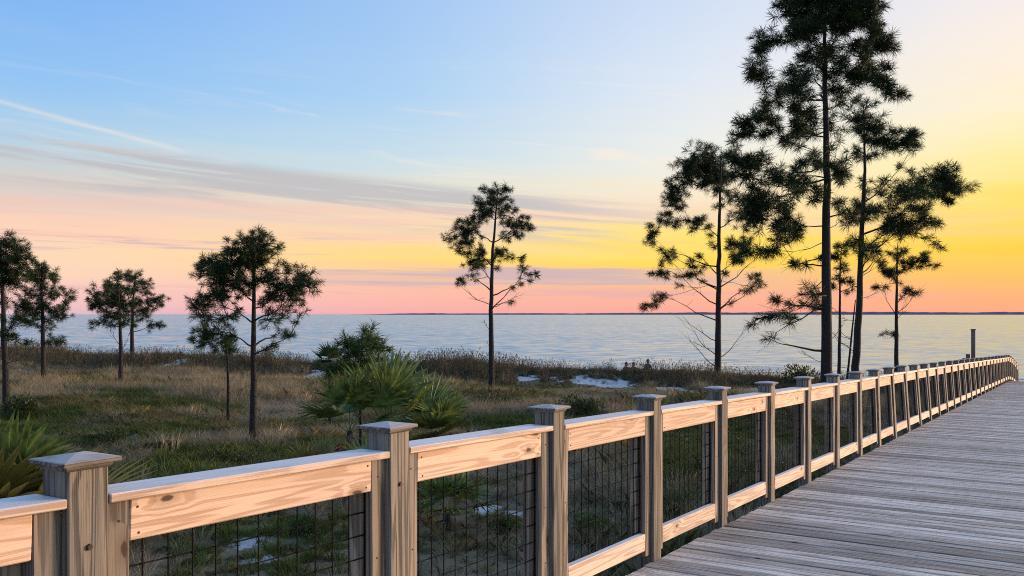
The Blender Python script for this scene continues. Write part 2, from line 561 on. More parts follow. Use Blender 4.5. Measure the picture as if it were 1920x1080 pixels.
def crest_y(X):
    X = np.asarray(X, dtype=float)
    return np.clip(np.where(X < 0, 48 - 0.30 * X, 48 - 0.30 * X), 42, 60)


def ground_z(X, Y):
    X = np.asarray(X, dtype=float)
    Y = np.asarray(Y, dtype=float)
    cy = crest_y(X)
    xi = 960 + F * X / np.maximum(cy, 1)
    yc = np.interp(xi, CR_X, CR_Y)
    crest = (yc - HOR) / F * cy + 0.42
    base = 3.0 + 0.30 * (vnoise(X, Y, 0.16, 1) - 0.5) + 0.16 * (vnoise(X, Y, 0.5, 2) - 0.5)
    base = base + 0.38 * sstep(-16, -8, Y - cy) * sstep(-8, 4, X)
    k = sstep(-8, -1, Y - cy)
    g = base * (1 - k) + (crest + 0.45 * (vnoise(X, Y, 0.30, 3) - 0.5) + .3 * (vnoise(X, Y, .11, 7) - .5)) * k
    k2 = sstep(0.5, 13, Y - cy)
    g = g * (1 - k2) + 5.05 * k2
    g = g + np.clip((Y - cy - 12) * 0.030, 0, 6)
    u, n = un_of(X, Y)
    dz = 1.565 + 0.0465 * u + np.where(u > CREST_U, 0.012 * (u - CREST_U) ** 2 + 0.05 * (u - CREST_U), 0)
    under = sstep(1.2, 0.3, n) * sstep(-6.0, -4.8, n)
    g = np.where(under > 0, np.maximum(g, g * (1 - under) + np.maximum(g, dz + 0.75) * under), g)
    return EYE - g


def gz(x, y):
    return float(ground_z(np.array([x]), np.array([y]))[0])


def ground_at(x, y):
    """photo pixel -> point where its ray meets the ground"""
    dx, dz = (x - 960.0) / F, -(y - HOR) / F
    t = 3.0
    while t < 120:
        if EYE + dz * t <= gz(dx * t, t):
            break
        t += 0.1
    return Vector((dx * t, t, gz(dx * t, t)))


# bare sand: spots read off the photograph (pixel, width px, height px)
SAND = [(1110, 714, 42, 9), (1160, 722, 30, 6), (1275, 730, 34, 12), (985, 708, 14, 6), (930, 716, 30, 4), (345, 676, 24, 6),
        (590, 702, 26, 5), (710, 708, 40, 5), (265, 888, 38, 9), (455, 1010, 40, 10), (470, 1045, 34, 10), (950, 958, 44, 13),
        (1255, 757, 36, 8), (1440, 735, 50, 14), (1050, 712, 26, 4), (520, 705, 18, 4), (870, 712, 18, 4), (880, 985, 26, 8), (1210, 712, 14, 6)]
sand_blobs = []
for (sx_, sy_, sw_, sh_) in SAND:
    c = ground_at(sx_, sy_)
    rx = sw_ / F * c.y
    ry = max(abs(ground_at(sx_, sy_ - sh_).y - ground_at(sx_, sy_ + sh_).y) * 0.5, rx * 0.5)
    grow = 1.0
    sand_blobs.append((c.x, c.y, rx * grow, min(ry * grow, 3.5)))


def sand_mask(X, Y):
    X = np.asarray(X, dtype=float)
    Y = np.asarray(Y, dtype=float)
    s = np.zeros_like(X)
    far = sstep(20, 34, Y)
    wx = X + (0.7 + 1.0 * far) * (vnoise(X, Y, 1.3, 5) - 0.5) + far * .7 * (vnoise(X, Y, 3.1, 15) - .5)
    wy = Y + (0.9 + 1.2 * far) * (vnoise(X, Y, 1.3, 6) - 0.5) + far * .9 * (vnoise(X, Y, 3.1, 16) - .5)
    for (cx, cy, rx, ry) in sand_blobs:
        d = ((wx - cx) / rx) ** 2 + ((wy - cy) / ry) ** 2
        s = np.maximum(s, sstep(1.5, 0.5, d))
    cyy = crest_y(X)
    s = np.maximum(s, sstep(3.0, 7.0, Y - cyy))
    return s


xs = np.unique(np.concatenate([np.linspace(-600, -60, 28), np.arange(-60, 60, 0.4), np.linspace(60, 600, 28)]))
ys = np.unique(np.concatenate([np.linspace(-150, -6, 14), np.arange(-6, 75, 0.4), np.linspace(75, 260, 24)]))
GX, GY = np.meshgrid(xs, ys)
GZ = ground_z(GX, GY)
nx_, ny_ = len(xs), len(ys)
idx = np.arange(nx_ * ny_).reshape(ny_, nx_)
quads = np.stack([idx[:-1, :-1], idx[:-1, 1:], idx[1:, 1:], idx[1:, :-1]], axis=-1).reshape(-1, 4)
me = np_mesh('ground', np.stack([GX.ravel(), GY.ravel(), GZ.ravel()], axis=1), quads.ravel(), np.full(len(quads), 4), True)
at = me.attributes.new('sand', 'FLOAT', 'POINT')
at.data.foreach_set('value', sand_mask(GX, GY).ravel().astype(np.float32))

m, k, b = material('dune_ground')
oc = k.node('ShaderNodeTexCoord').outputs['Object']
a_ = k.node('ShaderNodeAttribute', attribute_name='sand').outputs['Fac']
n1 = k.noise(oc, 1.7, 5.0, 0.6)
n2 = k.noise(oc, 14.0, 4.0, 0.7)
litter = k.mix(k.rng(n1, 0.35, 0.65), lin(.10, .072, .038), lin(.205, .150, .080))
litter = k.mix(k.rng(n2, 0.5, 0.72), litter, lin(.34, .27, .165))
f = k.rng(k.math('ADD', a_, k.math('MULTIPLY', k.math('SUBTRACT', n2, 0.5), 0.9)), 0.35, 0.65)
sandc = k.mix(k.rng(n1, 0.3, 0.7), lin(.42, .40, .38), lin(.68, .67, .65))
k.put(b.inputs['Base Color'], k.mix(f, litter, sandc))
b.inputs['Roughness'].default_value = 0.95
bp = k.node('ShaderNodeBump')
bp.inputs['Strength'].default_value = 0.8
bp.inputs['Distance'].default_value = 0.06
k.put(bp.inputs['Height'], k.math('ADD', n2, n1))
k.put(b.inputs['Normal'], bp.outputs[0])
ground = tag(obj('ground', me, m), kind='structure', label='sandy dune ground with litter and bare white sand patches')

# ------------------------------------------------------------------ sea and far shore
sy_rows = np.concatenate([[40], np.geomspace(70, 40000, 60)])
sx_rows = np.linspace(-1, 1, 41)
SV = np.array([[s * (900 + yv * 1.2), yv, 0.0] for yv in sy_rows for s in sx_rows])
idx = np.arange(len(SV)).reshape(len(sy_rows), len(sx_rows))
quads = np.stack([idx[:-1, :-1], idx[:-1, 1:], idx[1:, 1:], idx[1:, :-1]], axis=-1).reshape(-1, 4)
me = np_mesh('sea', SV, quads.ravel(), np.full(len(quads), 4), True)
m, k, b = material('sea_water')
oc = k.node('ShaderNodeTexCoord').outputs['Object']
x, y, z = k.separate(oc)
def waves(fx, fy, seed, det):
    nd = k.node('ShaderNodeTexNoise')
    k.put(nd.inputs['Vector'], k.combine(k.math('MULTIPLY', x, fx), k.math('MULTIPLY', y, fy), seed))
    nd.inputs['Scale'].default_value = 1.0
    nd.inputs['Detail'].default_value = det
    nd.inputs['Roughness'].default_value = 0.6
    return k.vmath('SUBTRACT', nd.outputs['Color'], (.5, .5, .5))


# slopes of the wind ripples at three sizes; facets tilted to the beach are the ones in view
slope = k.vmath('ADD', k.vmath('MULTIPLY', waves(.30, .62, 1.0, 6.0), (.24, .54, 0)), k.vmath('MULTIPLY', waves(.05, .14, 5.0, 4.0), (.07, .08, 0)))
slope = k.vmath('ADD', slope, k.vmath('MULTIPLY', waves(.006, .020, 9.0, 4.0), (.02, .05, 0)))
slope = k.vmath('ADD', slope, (0.0, -0.094, 1.0))
k.put(b.inputs['Normal'], k.vmath('NORMALIZE', slope))
b.inputs['Base Color'].default_value = lin(.31, .30, .285)
b.inputs['Roughness'].default_value = 0.10
b.inputs['IOR'].default_value = 1.36
tag(obj('sea', me, m), kind='structure', label='calm rippled sea reflecting the dusk sky')

t = Tri()
nS = 260
xs_ = np.linspace(-1700, 9500, nS)
yS = 9000.0
hh = 9 + 9 * vnoise(xs_, xs_ * 0, 0.004, 4) + 5 * vnoise(xs_, xs_ * 0, 0.03, 8)
hh *= 1.5
hh *= sstep(-1700, -1000, xs_) * 0.55 + sstep(0, 3000, xs_) * 0.55
V = np.concatenate([np.stack([xs_, np.full(nS, yS), np.full(nS, -2.0)], 1), np.stack([xs_, np.full(nS, yS + 40), hh], 1),
                    np.stack([xs_, np.full(nS, yS + 500), hh * 0.9], 1), np.stack([xs_, np.full(nS, yS + 700), np.full(nS, -2.0)], 1)])
fs = [(r * nS + i, r * nS + i + 1, (r + 1) * nS + i + 1, (r + 1) * nS + i) for r in range(3) for i in range(nS - 1)]
t.add(V, fs)
tag(obj('hills', t.mesh('hills'), flat_mat('far_shore_woods', lin(.14, .10, .12), .9, 0, .004, lin(.19, .14, .16))), kind='structure',  # distance fade of dusk is put into the mauve colour
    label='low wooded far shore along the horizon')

# ------------------------------------------------------------------ beams
def beam(name, A, B, wid, hei, up, mat, parent, bevel=0.004, jitter=0.0):
    """box from A to B (centre line); local X runs along it, local Z towards up"""
    A, B = Vector(A), Vector(B)
    L = (B - A).length
    xa = (B - A).normalized()
    ya = Vector(up).cross(xa).normalized()
    za = xa.cross(ya)
    bm = bmesh.new()
    bmesh.ops.create_cube(bm, size=1.0, matrix=Matrix.Diagonal((L, wid, hei, 1.0)))
    if jitter:
        for v in bm.verts:
            v.co.x += random.uniform(-jitter, jitter)
    if bevel:
        bmesh.ops.bevel(bm, geom=bm.edges[:], offset=bevel, segments=1, affect='EDGES')
    me = bpy.data.meshes.new(name)
    bm.to_mesh(me)
    bm.free()
    o = obj(name, me, mat, parent)
    mt = Matrix((xa, ya, za)).transposed().to_4x4()
    mt.translation = (A + B) * 0.5
    o.matrix_world = mt
    return o


# ---- boardwalk
walk = empty('boardwalk', RP(3.0, 0, 0))
tag(walk, 'weathered grey plank boardwalk running down to the sea', 'boardwalk')
walk_inv = Matrix.Translation(walk.location).inverted()


def adopt(o, root):
    o.matrix_parent_inverse = Matrix.Translation(root.location).inverted()
    return o


PITCH = 0.1435
WID = 4.6
tt = 2.55 * SP
count = 0
stuff = Tri()


def board_ends(tpos):
    u = tpos / SP
    zb = deck_z(u) - 0.019 + random.uniform(-0.0025, 0.0025)
    c = ORI + AX * tpos
    e0 = 0.012 + random.uniform(-0.012, 0.006)
    a = c + NX * e0
    b_ = c - NX * (WID + random.uniform(-0.01, 0.01))
    return Vector((a.x, a.y, zb + random.uniform(-.001, .001))), Vector((b_.x, b_.y, zb))


def slope_up(u):
    d = (RP(u + .05, 0, 0) - RP(u - .05, 0, 0)).normalized()
    return NX.cross(d) * -1 if NX.cross(d).z < 0 else NX.cross(d)


while count < 300:
    a, b_ = board_ends(tt)
    o = beam('deck_board', a, b_, PITCH - random.uniform(.011, .022), 0.038, slope_up(tt / SP), M['deck'], walk, bevel=0.005)
    adopt(o, walk)
    tt += PITCH
    count += 1
END_T = tt


def box_faces(a, b_, wdir, hdir, wv, hv):
    P_ = []
    for p in (a, b_):
        for (s1, s2) in ((-1, -1), (1, -1), (1, 1), (-1, 1)):
            P_.append(p + wdir * (wv * .5 * s1) + hdir * (hv * .5 * s2))
    return [tuple(p) for p in P_], [(0, 1, 2, 3), (7, 6, 5, 4), (0, 4, 5, 1), (1, 5, 6, 2), (2, 6, 7, 3), (3, 7, 4, 0)]


rest = [2.55 * SP - PITCH * i for i in range(1, 42)] + [END_T + PITCH * i for i in range(0, 110)]
for tp in rest:
    a, b_ = board_ends(tp)
    v_, f_ = box_faces(a, b_, AX, Vector((0, 0, 1)), PITCH - .013, .038)
    stuff.add(v_, f_)
o = obj('deck_boards', stuff.mesh('deck_boards'), M['deck'], walk)
adopt(o, walk)
o['kind'] = 'stuff'
# rows of screws over the stringers
t = Tri()
for bi in range(0, 130):
    tb = 2.55 * SP + PITCH * bi
    for n_ in (-0.12, -1.6, -3.0, -WID + .12):
        for s_ in (-.038, .038):
            c = ORI + AX * (tb + s_ + random.uniform(-.006, .006)) + NX * (n_ + random.uniform(-.012, .012))
            zz = deck_z((tb + s_) / SP) + .0022
            r_ = .0050
            t.add([(c.x + r_ * math.cos(a_i * 1.0472), c.y + r_ * math.sin(a_i * 1.0472), zz) for a_i in range(6)], [list(range(6))])
o = obj('screws', t.mesh('screws'), M['bolt'], walk)
adopt(o, walk)
o['kind'] = 'stuff'
# stringers and piles underneath
U_END = END_T / SP
for n_ in (-0.12, -1.6, -3.0, -WID + 0.12):
    for ua, ub in [(-1.0, 8.0), (8.0, 16.0), (16.0, 24.0), (24.0, CREST_U - .5)]:
        A = ORI + AX * (ua * SP) + NX * n_
        B = ORI + AX * (ub * SP) + NX * n_
        adopt(beam('stringer', Vector((A.x, A.y, deck_z(ua) - .165)), Vector((B.x, B.y, deck_z(ub) - .165)), .045, .235, (0, 0, 1), M['beam'], walk, 0), walk)
for uu in np.arange(0.5, 38.0, 2.0):
    for n_ in (-0.25, -WID + 0.25):
        c = ORI + AX * (uu * SP) + NX * n_
        zt = deck_z(uu) - 0.05
        adopt(beam('pile', (c.x, c.y, gz(c.x, c.y) - .4), (c.x, c.y, zt), .2, .2, AX, M['beam'], walk, .01), walk)

# ---- railing
railing = empty('railing', RP(A0, 0, 0))
tag(railing, 'wooden railing of capped posts, pine rails and black wire mesh along the boardwalk', 'railing')
PW = 0.140
PH = 1.190         # post without cap
N_POST = 37


def cap_mesh(name):
    bm = bmesh.new()
    prof = [(PW * .5 + .003, -.012), (PW * .5 + .008, -.004), (PW * .5 + .010, .004), (PW * .5 + .026, .006), (PW * .5 + .027, .017), (PW * .5 + .024, .020)]
    rings = []
    for r_, z_ in prof:
        rings.append([bm.verts.new((sx * r_, sy * r_, z_)) for sx, sy in ((-1, -1), (1, -1), (1, 1), (-1, 1))])
    for a, b_ in zip(rings[:-1], rings[1:]):
        for i in range(4):
            bm.faces.new((a[i], a[(i + 1) % 4], b_[(i + 1) % 4], b_[i]))
    top = bm.verts.new((0, 0, .033))
    for i in range(4):
        bm.faces.new((rings[-1][i], rings[-1][(i + 1) % 4], top))
    bm.faces.new(rings[0][::-1])
    me = bpy.data.meshes.new(name)
    bm.to_mesh(me)
    bm.free()
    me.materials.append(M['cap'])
    return me


CAP = cap_mesh('post_cap')


def add_part(o):
    return adopt(o, railing)


first = -1
def post_u(i):
    return A0 + i - (0.024 if i <= 0 else 0.0)


for i in range(first, N_POST):
    u = post_u(i)
    far = i > 9
    bot = RP(u, PW / 2, -0.42 if i < 30 else -.9)
    ph = PH + random.uniform(-.006, .006)
    topp = RP(u, PW / 2, ph)
    tw = random.uniform(-.01, .01)
    p = add_part(beam('post', bot, topp, PW, PW, AX + NX * tw, M['post'], railing, 0.0 if far else 0.006))
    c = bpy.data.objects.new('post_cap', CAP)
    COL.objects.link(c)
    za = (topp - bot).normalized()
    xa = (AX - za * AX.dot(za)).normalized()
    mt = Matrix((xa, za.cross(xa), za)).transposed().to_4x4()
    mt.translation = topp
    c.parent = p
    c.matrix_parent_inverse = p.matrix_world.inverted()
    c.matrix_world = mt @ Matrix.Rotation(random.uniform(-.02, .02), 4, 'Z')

RAIL_H = 1.100
for i in range(first, N_POST - 1):
    ua, ub = post_u(i), post_u(i + 1)
    e = PW / 2 / SP
    far = i > 9
    bv = 0.0 if far else 0.004
    th = 0.030
    g_ = 0.0025 / SP

    def add(name, u1, u2, n, h, wid, hei, mat, bevel=bv):
        A, B = RP(u1, n, h), RP(u2, n, h)
        d = (B - A).normalized()
        up = NX.cross(d)
        up = up if up.z > 0 else -up
        up = (up + NX * lean((u1 + u2) / 2)).normalized()
        return add_part(beam(name, A, B, wid, hei, up, mat, railing, bevel))

    dz1 = random.uniform(-.004, .004)
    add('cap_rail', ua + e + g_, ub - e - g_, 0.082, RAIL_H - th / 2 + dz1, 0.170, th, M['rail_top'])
    tw_ = 0.089
    te = tw_ / SP
    gap = 0.004 / SP
    # vertical trim boards, front and back of the mesh, either side of each post
    for (u1, sgn) in ((ua + e + gap + te / 2, 1), (ub - e - gap - te / 2, -1)):
        for (n_, wd, ext) in ((0.028 + .019, .0375, 0.0), (0.110, .0375, 0.045 / SP)):
            uc = u1 + sgn * ext
            lo, hi = RP(uc, n_, .045), RP(uc, n_, RAIL_H - th - .003)
            add_part(beam('trim_board', lo, hi, wd, tw_, AX, M['trim'], railing, 0 if far else .003))
    add('fascia_board', ua + e + gap + te + .002 / SP, ub - e - gap - te - .002 / SP, 0.028 + .018, RAIL_H - th - .004 - .070, .036, .140, M['pine'])
    add('back_rail', ua + e + gap + 2 * te, ub - e - gap - 2 * te, 0.111, RAIL_H - th - .004 - .046, .036, .089, M['trim'])
    add('bottom_rail', ua + e + gap + te + .002 / SP, ub - e - gap - te - .002 / SP, 0.028 + .024, .088 + .062, .050, .124, M['low_rail'])
    # wire mesh
    t = Tri()
    wr = 0.0031
    n_w = 0.083
    u1, u2 = ua + e + gap + te * .25, ub - e - gap - te * .25
    h1, h2 = .155, RAIL_H - th - .02
    nv = 13
    c0 = RP((ua + ub) / 2, 0, 0)
    for j in range(nv):
        uu = u1 + (u2 - u1) * (j + .5) / nv
        a, b_ = RP(uu, n_w, h1), RP(uu, n_w, h2)
        t.tube([a - c0, b_ - c0], [wr, wr], 4, False)
    for j in range(9):
        hh_ = h1 + .06 + j * .1016
        a, b_ = RP(u1, n_w + .005, hh_), RP(u2, n_w + .005, hh_)
        t.tube([a - c0, b_ - c0], [wr, wr], 4, False)
    o = obj('wire_mesh', t.mesh('wire_mesh'), M['wire'], railing)
    o.matrix_world = Matrix.Translation(c0)
    add_part(o)
# nails in the nearest boards
nm_ = bmesh.new()
bmesh.ops.create_cone(nm_, cap_ends=True, segments=8, radius1=.0045, radius2=.0040, depth=.003)
NAIL = bpy.data.meshes.new('nail')
nm_.to_mesh(NAIL)
nm_.free()
NAIL.materials.append(M['bolt'])
nq = (-NX).to_track_quat('Z', 'Y').to_matrix().to_4x4()
for i in range(0, 6):
    for (um, sg) in ((post_u(i), 1), (post_u(i + 1), -1)):
        e0 = (PW / 2 + .004) / SP
        for (off, hh_) in ((.045, .99), (.05, .62), (.042, .30), (.120, 1.035), (.126, .955), (.12, .185), (.13, .120)):
            o = obj('nail', NAIL, None, railing)
            mt = nq.copy()
            mt.translation = RP(um + sg * (e0 + (off + random.uniform(-.006, .006)) / SP), .0275, hh_ + random.uniform(-.008, .008))
            o.matrix_world = mt
            add_part(o)
# lag bolts through the nearest posts
for i in range(0, 2):
    u = post_u(i)
    c = RP(u, 0.0, RAIL_H - .16)
    bm = bmesh.new()
    bmesh.ops.create_cone(bm, cap_ends=True, segments=12, radius1=.011, radius2=.009, depth=.008)
    me = bpy.data.meshes.new('bolt')
    bm.to_mesh(me)
    bm.free()
    o = obj('bolt', me, M['bolt'], railing)
    mt = (-NX).to_track_quat('Z', 'Y').to_matrix().to_4x4()
    mt.translation = c - NX * .003
    o.matrix_world = mt
    add_part(o)

# ------------------------------------------------------------------ pines
S1 = (680 / 1920, 1180, 0)          # source crops the outlines were read from: scale, offset
S2 = (680 / 1920, 1180, 360)
S3 = (1 / 3, 1180, 240)
S4 = (640 / 1571, 0, 420)
S5 = (500 / 1125, 560, 320)


def conv(lst, S):
    s, ox, oy = S
    return [(ox + a * s, oy + b_ * s, c * s) for a, b_, c in lst]


def pine(base, trunk_px, clumps, label, trunk_r, needle=.26, dens=1.0, seed=1, mat='needle', rise=.45, bare=(), nw=.0115, clump_k=1.0, fill=1.0):
    """trunk_px: (x, y) pixels from base up; clumps: (x, y, r) pixels; all at the tree's own distance"""
    rs = np.random.default_rng(seed)
    D = base.y
    root = empty('pine_tree', base)
    tag(root, label, 'pine tree', 'slash pines on the dunes')
    b3 = np.array(base)
    tp = [np.array([0.0, 0.0, -0.15])]
    for (x, y) in trunk_px:
        q = np.array(px(x, y, D)) - b3
        tp.append(np.array([q[0], rs.uniform(-.08, .08), q[2]]))
    tp = np.array(tp)
    # resample the trunk
    seg = np.concatenate(([0], np.cumsum(np.linalg.norm(np.diff(tp, axis=0), axis=1))))
    n = max(10, int(seg[-1] / .45))
    ss = np.linspace(0, seg[-1], n)
    T = np.stack([np.interp(ss, seg, tp[:, i]) for i in range(3)], 1)
    T[1:-1, :2] += rs.normal(0, .006, (n - 2, 2)) * (trunk_r / .1)
    rad = trunk_r * (1 - ss / seg[-1]) ** .8 * .95 + .012
    rad[0] *= 1.25
    rad[1] *= 1.06
    tr = Tri()
    tr.tube(T, rad, 10)
    obj('trunk', tr.mesh('trunk', True), M['bark'], root)
    H = seg[-1]

    def trunk_at(z):
        return np.array([np.interp(z, T[:, 2], T[:, 0]), np.interp(z, T[:, 2], T[:, 1]), z])
    # clump centres with depth from the crown's own width at that height
    C = []
    for (x, y, r) in clumps:
        q = np.array(px(x, y, D)) - b3
        C.append([q[0], 0.0, q[2], r / F * D])
    C = np.array(C)
    for c in C:
        near = C[np.abs(C[:, 2] - c[2]) < max(.6, H * .08)]
        ax = trunk_at(min(c[2], T[-1, 2]))[0]
        Rc = np.max(np.abs(near[:, 0] - ax)) * .8
        dx = abs(c[0] - ax)
        c[1] = rs.uniform(-1, 1) * math.sqrt(max(Rc * Rc - dx * dx, (0.25 * Rc) ** 2)) * .8
        kk = (D + c[1]) / D
        c[0] = (c[0] + b3[0]) * kk - b3[0]
        c[2] = (c[2] + b3[2] - EYE) * kk + EYE - b3[2]
    # lighter sprays between neighbouring clumps
    extra = []
    for a_i in range(len(C) if fill > 0 else 0):
        for b_i in range(a_i):
            dd = np.linalg.norm(C[a_i, :3] - C[b_i, :3])
            if dd < 2.6 * (C[a_i, 3] + C[b_i, 3]) and rs.uniform() < .30 * fill:
                q = (C[a_i] + C[b_i]) / 2 + np.append(rs.normal(0, .10, 3) * dd, 0)
                q[3] = .8 * min(C[a_i, 3], C[b_i, 3])
                extra.append(q)
    if extra:
        rs.shuffle(extra)
        C = np.concatenate([C, np.array(extra)[:int(len(C) * .8)]])
    # nodes: trunk samples then growing branches
    order = np.argsort([np.linalg.norm(c[:2] - trunk_at(min(c[2], T[-1, 2]))[:2]) for c in C])
    nodes, nroot, nplen = [], [], []
    branches = {}
    tips = []
    for oi_ in order:
        c = C[oi_][:3]
        zt = min(c[2], T[-1, 2] - .05)
        ax = trunk_at(zt)
        hd = np.linalg.norm(c[:2] - ax[:2])
        za = max(min(c[2] - rise * hd * rs.uniform(.6, 1.3), T[-1, 2] - .12), T[-1, 2] * .12)
        start = trunk_at(za)
        best, bcost = None, np.linalg.norm(c - start) * 1.0 + .10
        for j, (p_, pl) in enumerate(zip(nodes, nplen)):
            dd = np.linalg.norm(c - p_)
            if dd < bcost * .72 and p_[2] < c[2] + .35 * dd:
                best, bcost = j, dd / .72
        if best is None:
            rid = len(branches)
            branches[rid] = Tri()
            r0 = max(.010, min(trunk_r * .36, .013 + .017 * hd))
            p0 = start
        else:
            rid = nroot[best]
            p0 = nodes[best]
            r0 = .011
        L = np.linalg.norm(c - p0)
        midp = (p0 + c) / 2 + np.array([rs.normal(0, .05), rs.normal(0, .05), rs.uniform(-.10, .10)]) * L
        ts = np.linspace(0, 1, 6)[:, None]
        cur = (1 - ts) ** 2 * p0 + 2 * ts * (1 - ts) * midp + ts ** 2 * c
        cur[1:-1] += rs.normal(0, .018, (4, 3)) * min(L, 1.0)
        branches[rid].tube(cur, np.linspace(r0, .008, 6), 5)
        for q in cur[2:]:
            nodes.append(q)
            nroot.append(rid)
            nplen.append(0)
        tips.append((C[oi_], cur, rid))
        hrel = C[oi_][2] / T[-1, 2]
        if L > .35 and rs.uniform() < (.35 + .6 * hrel) * fill:
            q = cur[3] + rs.normal(0, .12, 3) * L
            tips.append((np.array([q[0], q[1], q[2], C[oi_][3] * .75]), cur[:4], rid))
        if rs.uniform() < (.25 + .6 * hrel) * fill:
            v = rs.normal(0, 1, 3)
            v = v / np.linalg.norm(v) * C[oi_][3] * 1.1
            tips.append((np.array([c[0] + v[0], c[1] + v[1], c[2] + abs(v[2]) * .5, C[oi_][3] * .8]), cur, rid))
    # tufts
    cen, axs, siz = [], [], []
    tw = Tri()
    for c, cur, rid in tips:
        r = c[3] * 1.30 * clump_k
        m_ = max(2, int(round(dens * (r / (needle * .62)) ** 2 * .95 + 1.0)))
        bdir = cur[-1] - cur[-3]
        bdir /= np.linalg.norm(bdir) + 1e-6
        for q in range(m_):
            v = rs.normal(0, 1, 3)
            v /= np.linalg.norm(v)
            o_ = v * np.array([1, 1, .8]) * r * 1.05 * rs.uniform(.15, 1.0) ** .6
            p_ = c[:3] + o_
            src = cur[rs.integers(len(cur) - 3, len(cur))]
            a_ = (p_ - src)
            a_ = a_ / (np.linalg.norm(a_) + 1e-6) + np.array([0, 0, .45]) + bdir * .25
            a_ /= np.linalg.norm(a_)
            cen.append(p_)
            axs.append(a_)
            siz.append(needle * rs.uniform(.75, 1.15))
            branches[rid].tube([src, (src + p_) / 2 + rs.normal(0, .03, 3), p_], [.008, .006, .004], 3, False)
    # bare dead limbs
    for (x0, y0, x1, y1) in bare:
        q0 = np.array(px(x0, y0, D)) - b3
        q1 = np.array(px(x1, y1, D)) - b3
        q0 = trunk_at(q0[2])
        q1[1] = rs.uniform(-.5, .5) * abs(q1[0] - q0[0])
        L = np.linalg.norm(q1 - q0)
        bt = Tri()
        ts = np.linspace(0, 1, 6)[:, None]
        cur = q0 + (q1 - q0) * ts + np.array([0, 0, -1]) * (ts * (1 - ts)) * .35 * L
        cur[1:] += rs.normal(0, .02, (5, 3)) * L
        bt.tube(cur, np.linspace(max(.012, .012 * L), .004, 6), 5)
        for s_ in range(4):
            a0 = cur[rs.integers(2, 5)]
            e_ = a0 + (q1 - q0) * rs.uniform(.2, .4) + rs.normal(0, .13, 3) * L
            bt.tube([a0, (a0 + e_) / 2 + rs.normal(0, .03, 3) * L, e_], [.007, .005, .003], 4, False)
        branches[len(branches)] = bt
    for bt in branches.values():
        obj('branch', bt.mesh('branch', True), M['bark'], root)
    cen, axs, siz = np.array(cen), np.array(axs), np.array(siz)
    K = 50
    N = len(cen)
    d = rs.normal(0, 1, (N, K, 3))
    d /= np.linalg.norm(d, axis=2)[:, :, None]
    d = d * .95 + axs[:, None, :] * .45
    d /= np.linalg.norm(d, axis=2)[:, :, None]
    st = cen[:, None, :] - axs[:, None, :] * (siz[:, None, None] * rs.uniform(-.05, .55, (N, K, 1)))
    Ln = siz[:, None, None] * rs.uniform(.7, 1.1, (N, K, 1))
    tip = st + d * Ln
    tip[:, :, 2] -= .10 * Ln[:, :, 0]
    rv = rs.normal(0, 1, (N, K, 3))
    sd_ = np.cross(d, rv)
    sd_ /= np.linalg.norm(sd_, axis=2)[:, :, None] + 1e-6
    hw = sd_ * nw * .5
    mid_ = st + d * Ln * .55
    V = np.stack([st - hw * .7, st + hw * .7, mid_ + hw, tip, mid_ - hw], axis=2).reshape(-1, 3)
    F_ = np.arange(len(V)).astype(np.int32)
    me = np_mesh('crown', V, F_, np.full(len(V) // 5, 5))
    obj('crown', me, M[mat], root)
    return root


# leftmost, cut by the frame
pine(ground_at(14, 785), [(9, 700), (5, 600), (3, 520), (2, 445)],
     conv([(20, 90, 60), (70, 80, 45), (90, 150, 50), (130, 160, 35), (40, 150, 55), (10, 200, 60), (70, 215, 55), (110, 215, 40), (60, 270, 50),
           (15, 280, 40), (100, 260, 35), (-40, 100, 60), (-70, 180, 60), (-90, 260, 60), (-50, 330, 50), (60, 440, 30), (100, 430, 35),
           (30, 500, 40), (80, 520, 25), (-60, 460, 40), (-110, 400, 40), (130, 545, 18), (40, 360, 25)], S4),
     'tall slim pine cut off by the left edge of the picture', .105, 0.208, 0.72, 21, fill=.5, nw=0.008, bare=[(14, 682, 62, 658), (8, 690, -20, 670)])
pine(ground_at(83, 724), [(81, 640), (80, 560), (79, 492)],
     conv([(190, 190, 40), (160, 200, 35), (225, 215, 40), (210, 250, 50), (150, 250, 40), (250, 270, 35), (180, 300, 50), (240, 310, 45), (300, 330, 38),
           (325, 335, 22), (110, 340, 45), (130, 390, 45), (90, 400, 35), (200, 350, 40), (280, 400, 38), (305, 420, 25), (240, 400, 35), (150, 430, 40),
           (100, 440, 35), (210, 470, 30), (260, 530, 28), (280, 545, 20), (180, 480, 28), (220, 540, 24)], S4),
     'pine with drooping left boughs just right of the leftmost pine', .115, 0.240, 0.72, 22, fill=.5, nw=0.0095)
pine(ground_at(227, 730), [(226, 660), (224, 590), (222, 520)],
     conv([(540, 240, 30), (570, 255, 30), (520, 270, 40), (560, 300, 55), (500, 310, 45), (450, 330, 42), (420, 345, 28), (480, 290, 25), (470, 370, 48),
           (430, 385, 33), (520, 370, 55), (570, 370, 45), (590, 330, 35), (540, 420, 48), (480, 420, 42), (580, 430, 38), (450, 455, 28), (440, 470, 20),
           (500, 455, 32), (590, 462, 22)], S4),
     'dark small pine, left and nearer of a close pair', .095, 0.224, .60, 23, fill=.5, nw=0.0095, bare=[(226, 650, 205, 615), (226, 660, 245, 620)])
pine(ground_at(248, 680), [(248, 620), (249, 570), (254, 516)],
     conv([(630, 245, 38), (660, 260, 33), (600, 252, 28), (682, 290, 28), (650, 300, 38), (610, 300, 38), (700, 345, 36), (735, 350, 28), (660, 360, 36),
           (690, 400, 32), (640, 400, 36), (710, 460, 32), (745, 465, 20), (690, 472, 22), (620, 440, 28)], S4),
     'pine behind the close pair with one low bough reaching right', .125, 0.264, .52, 24, fill=.5, nw=0.011)
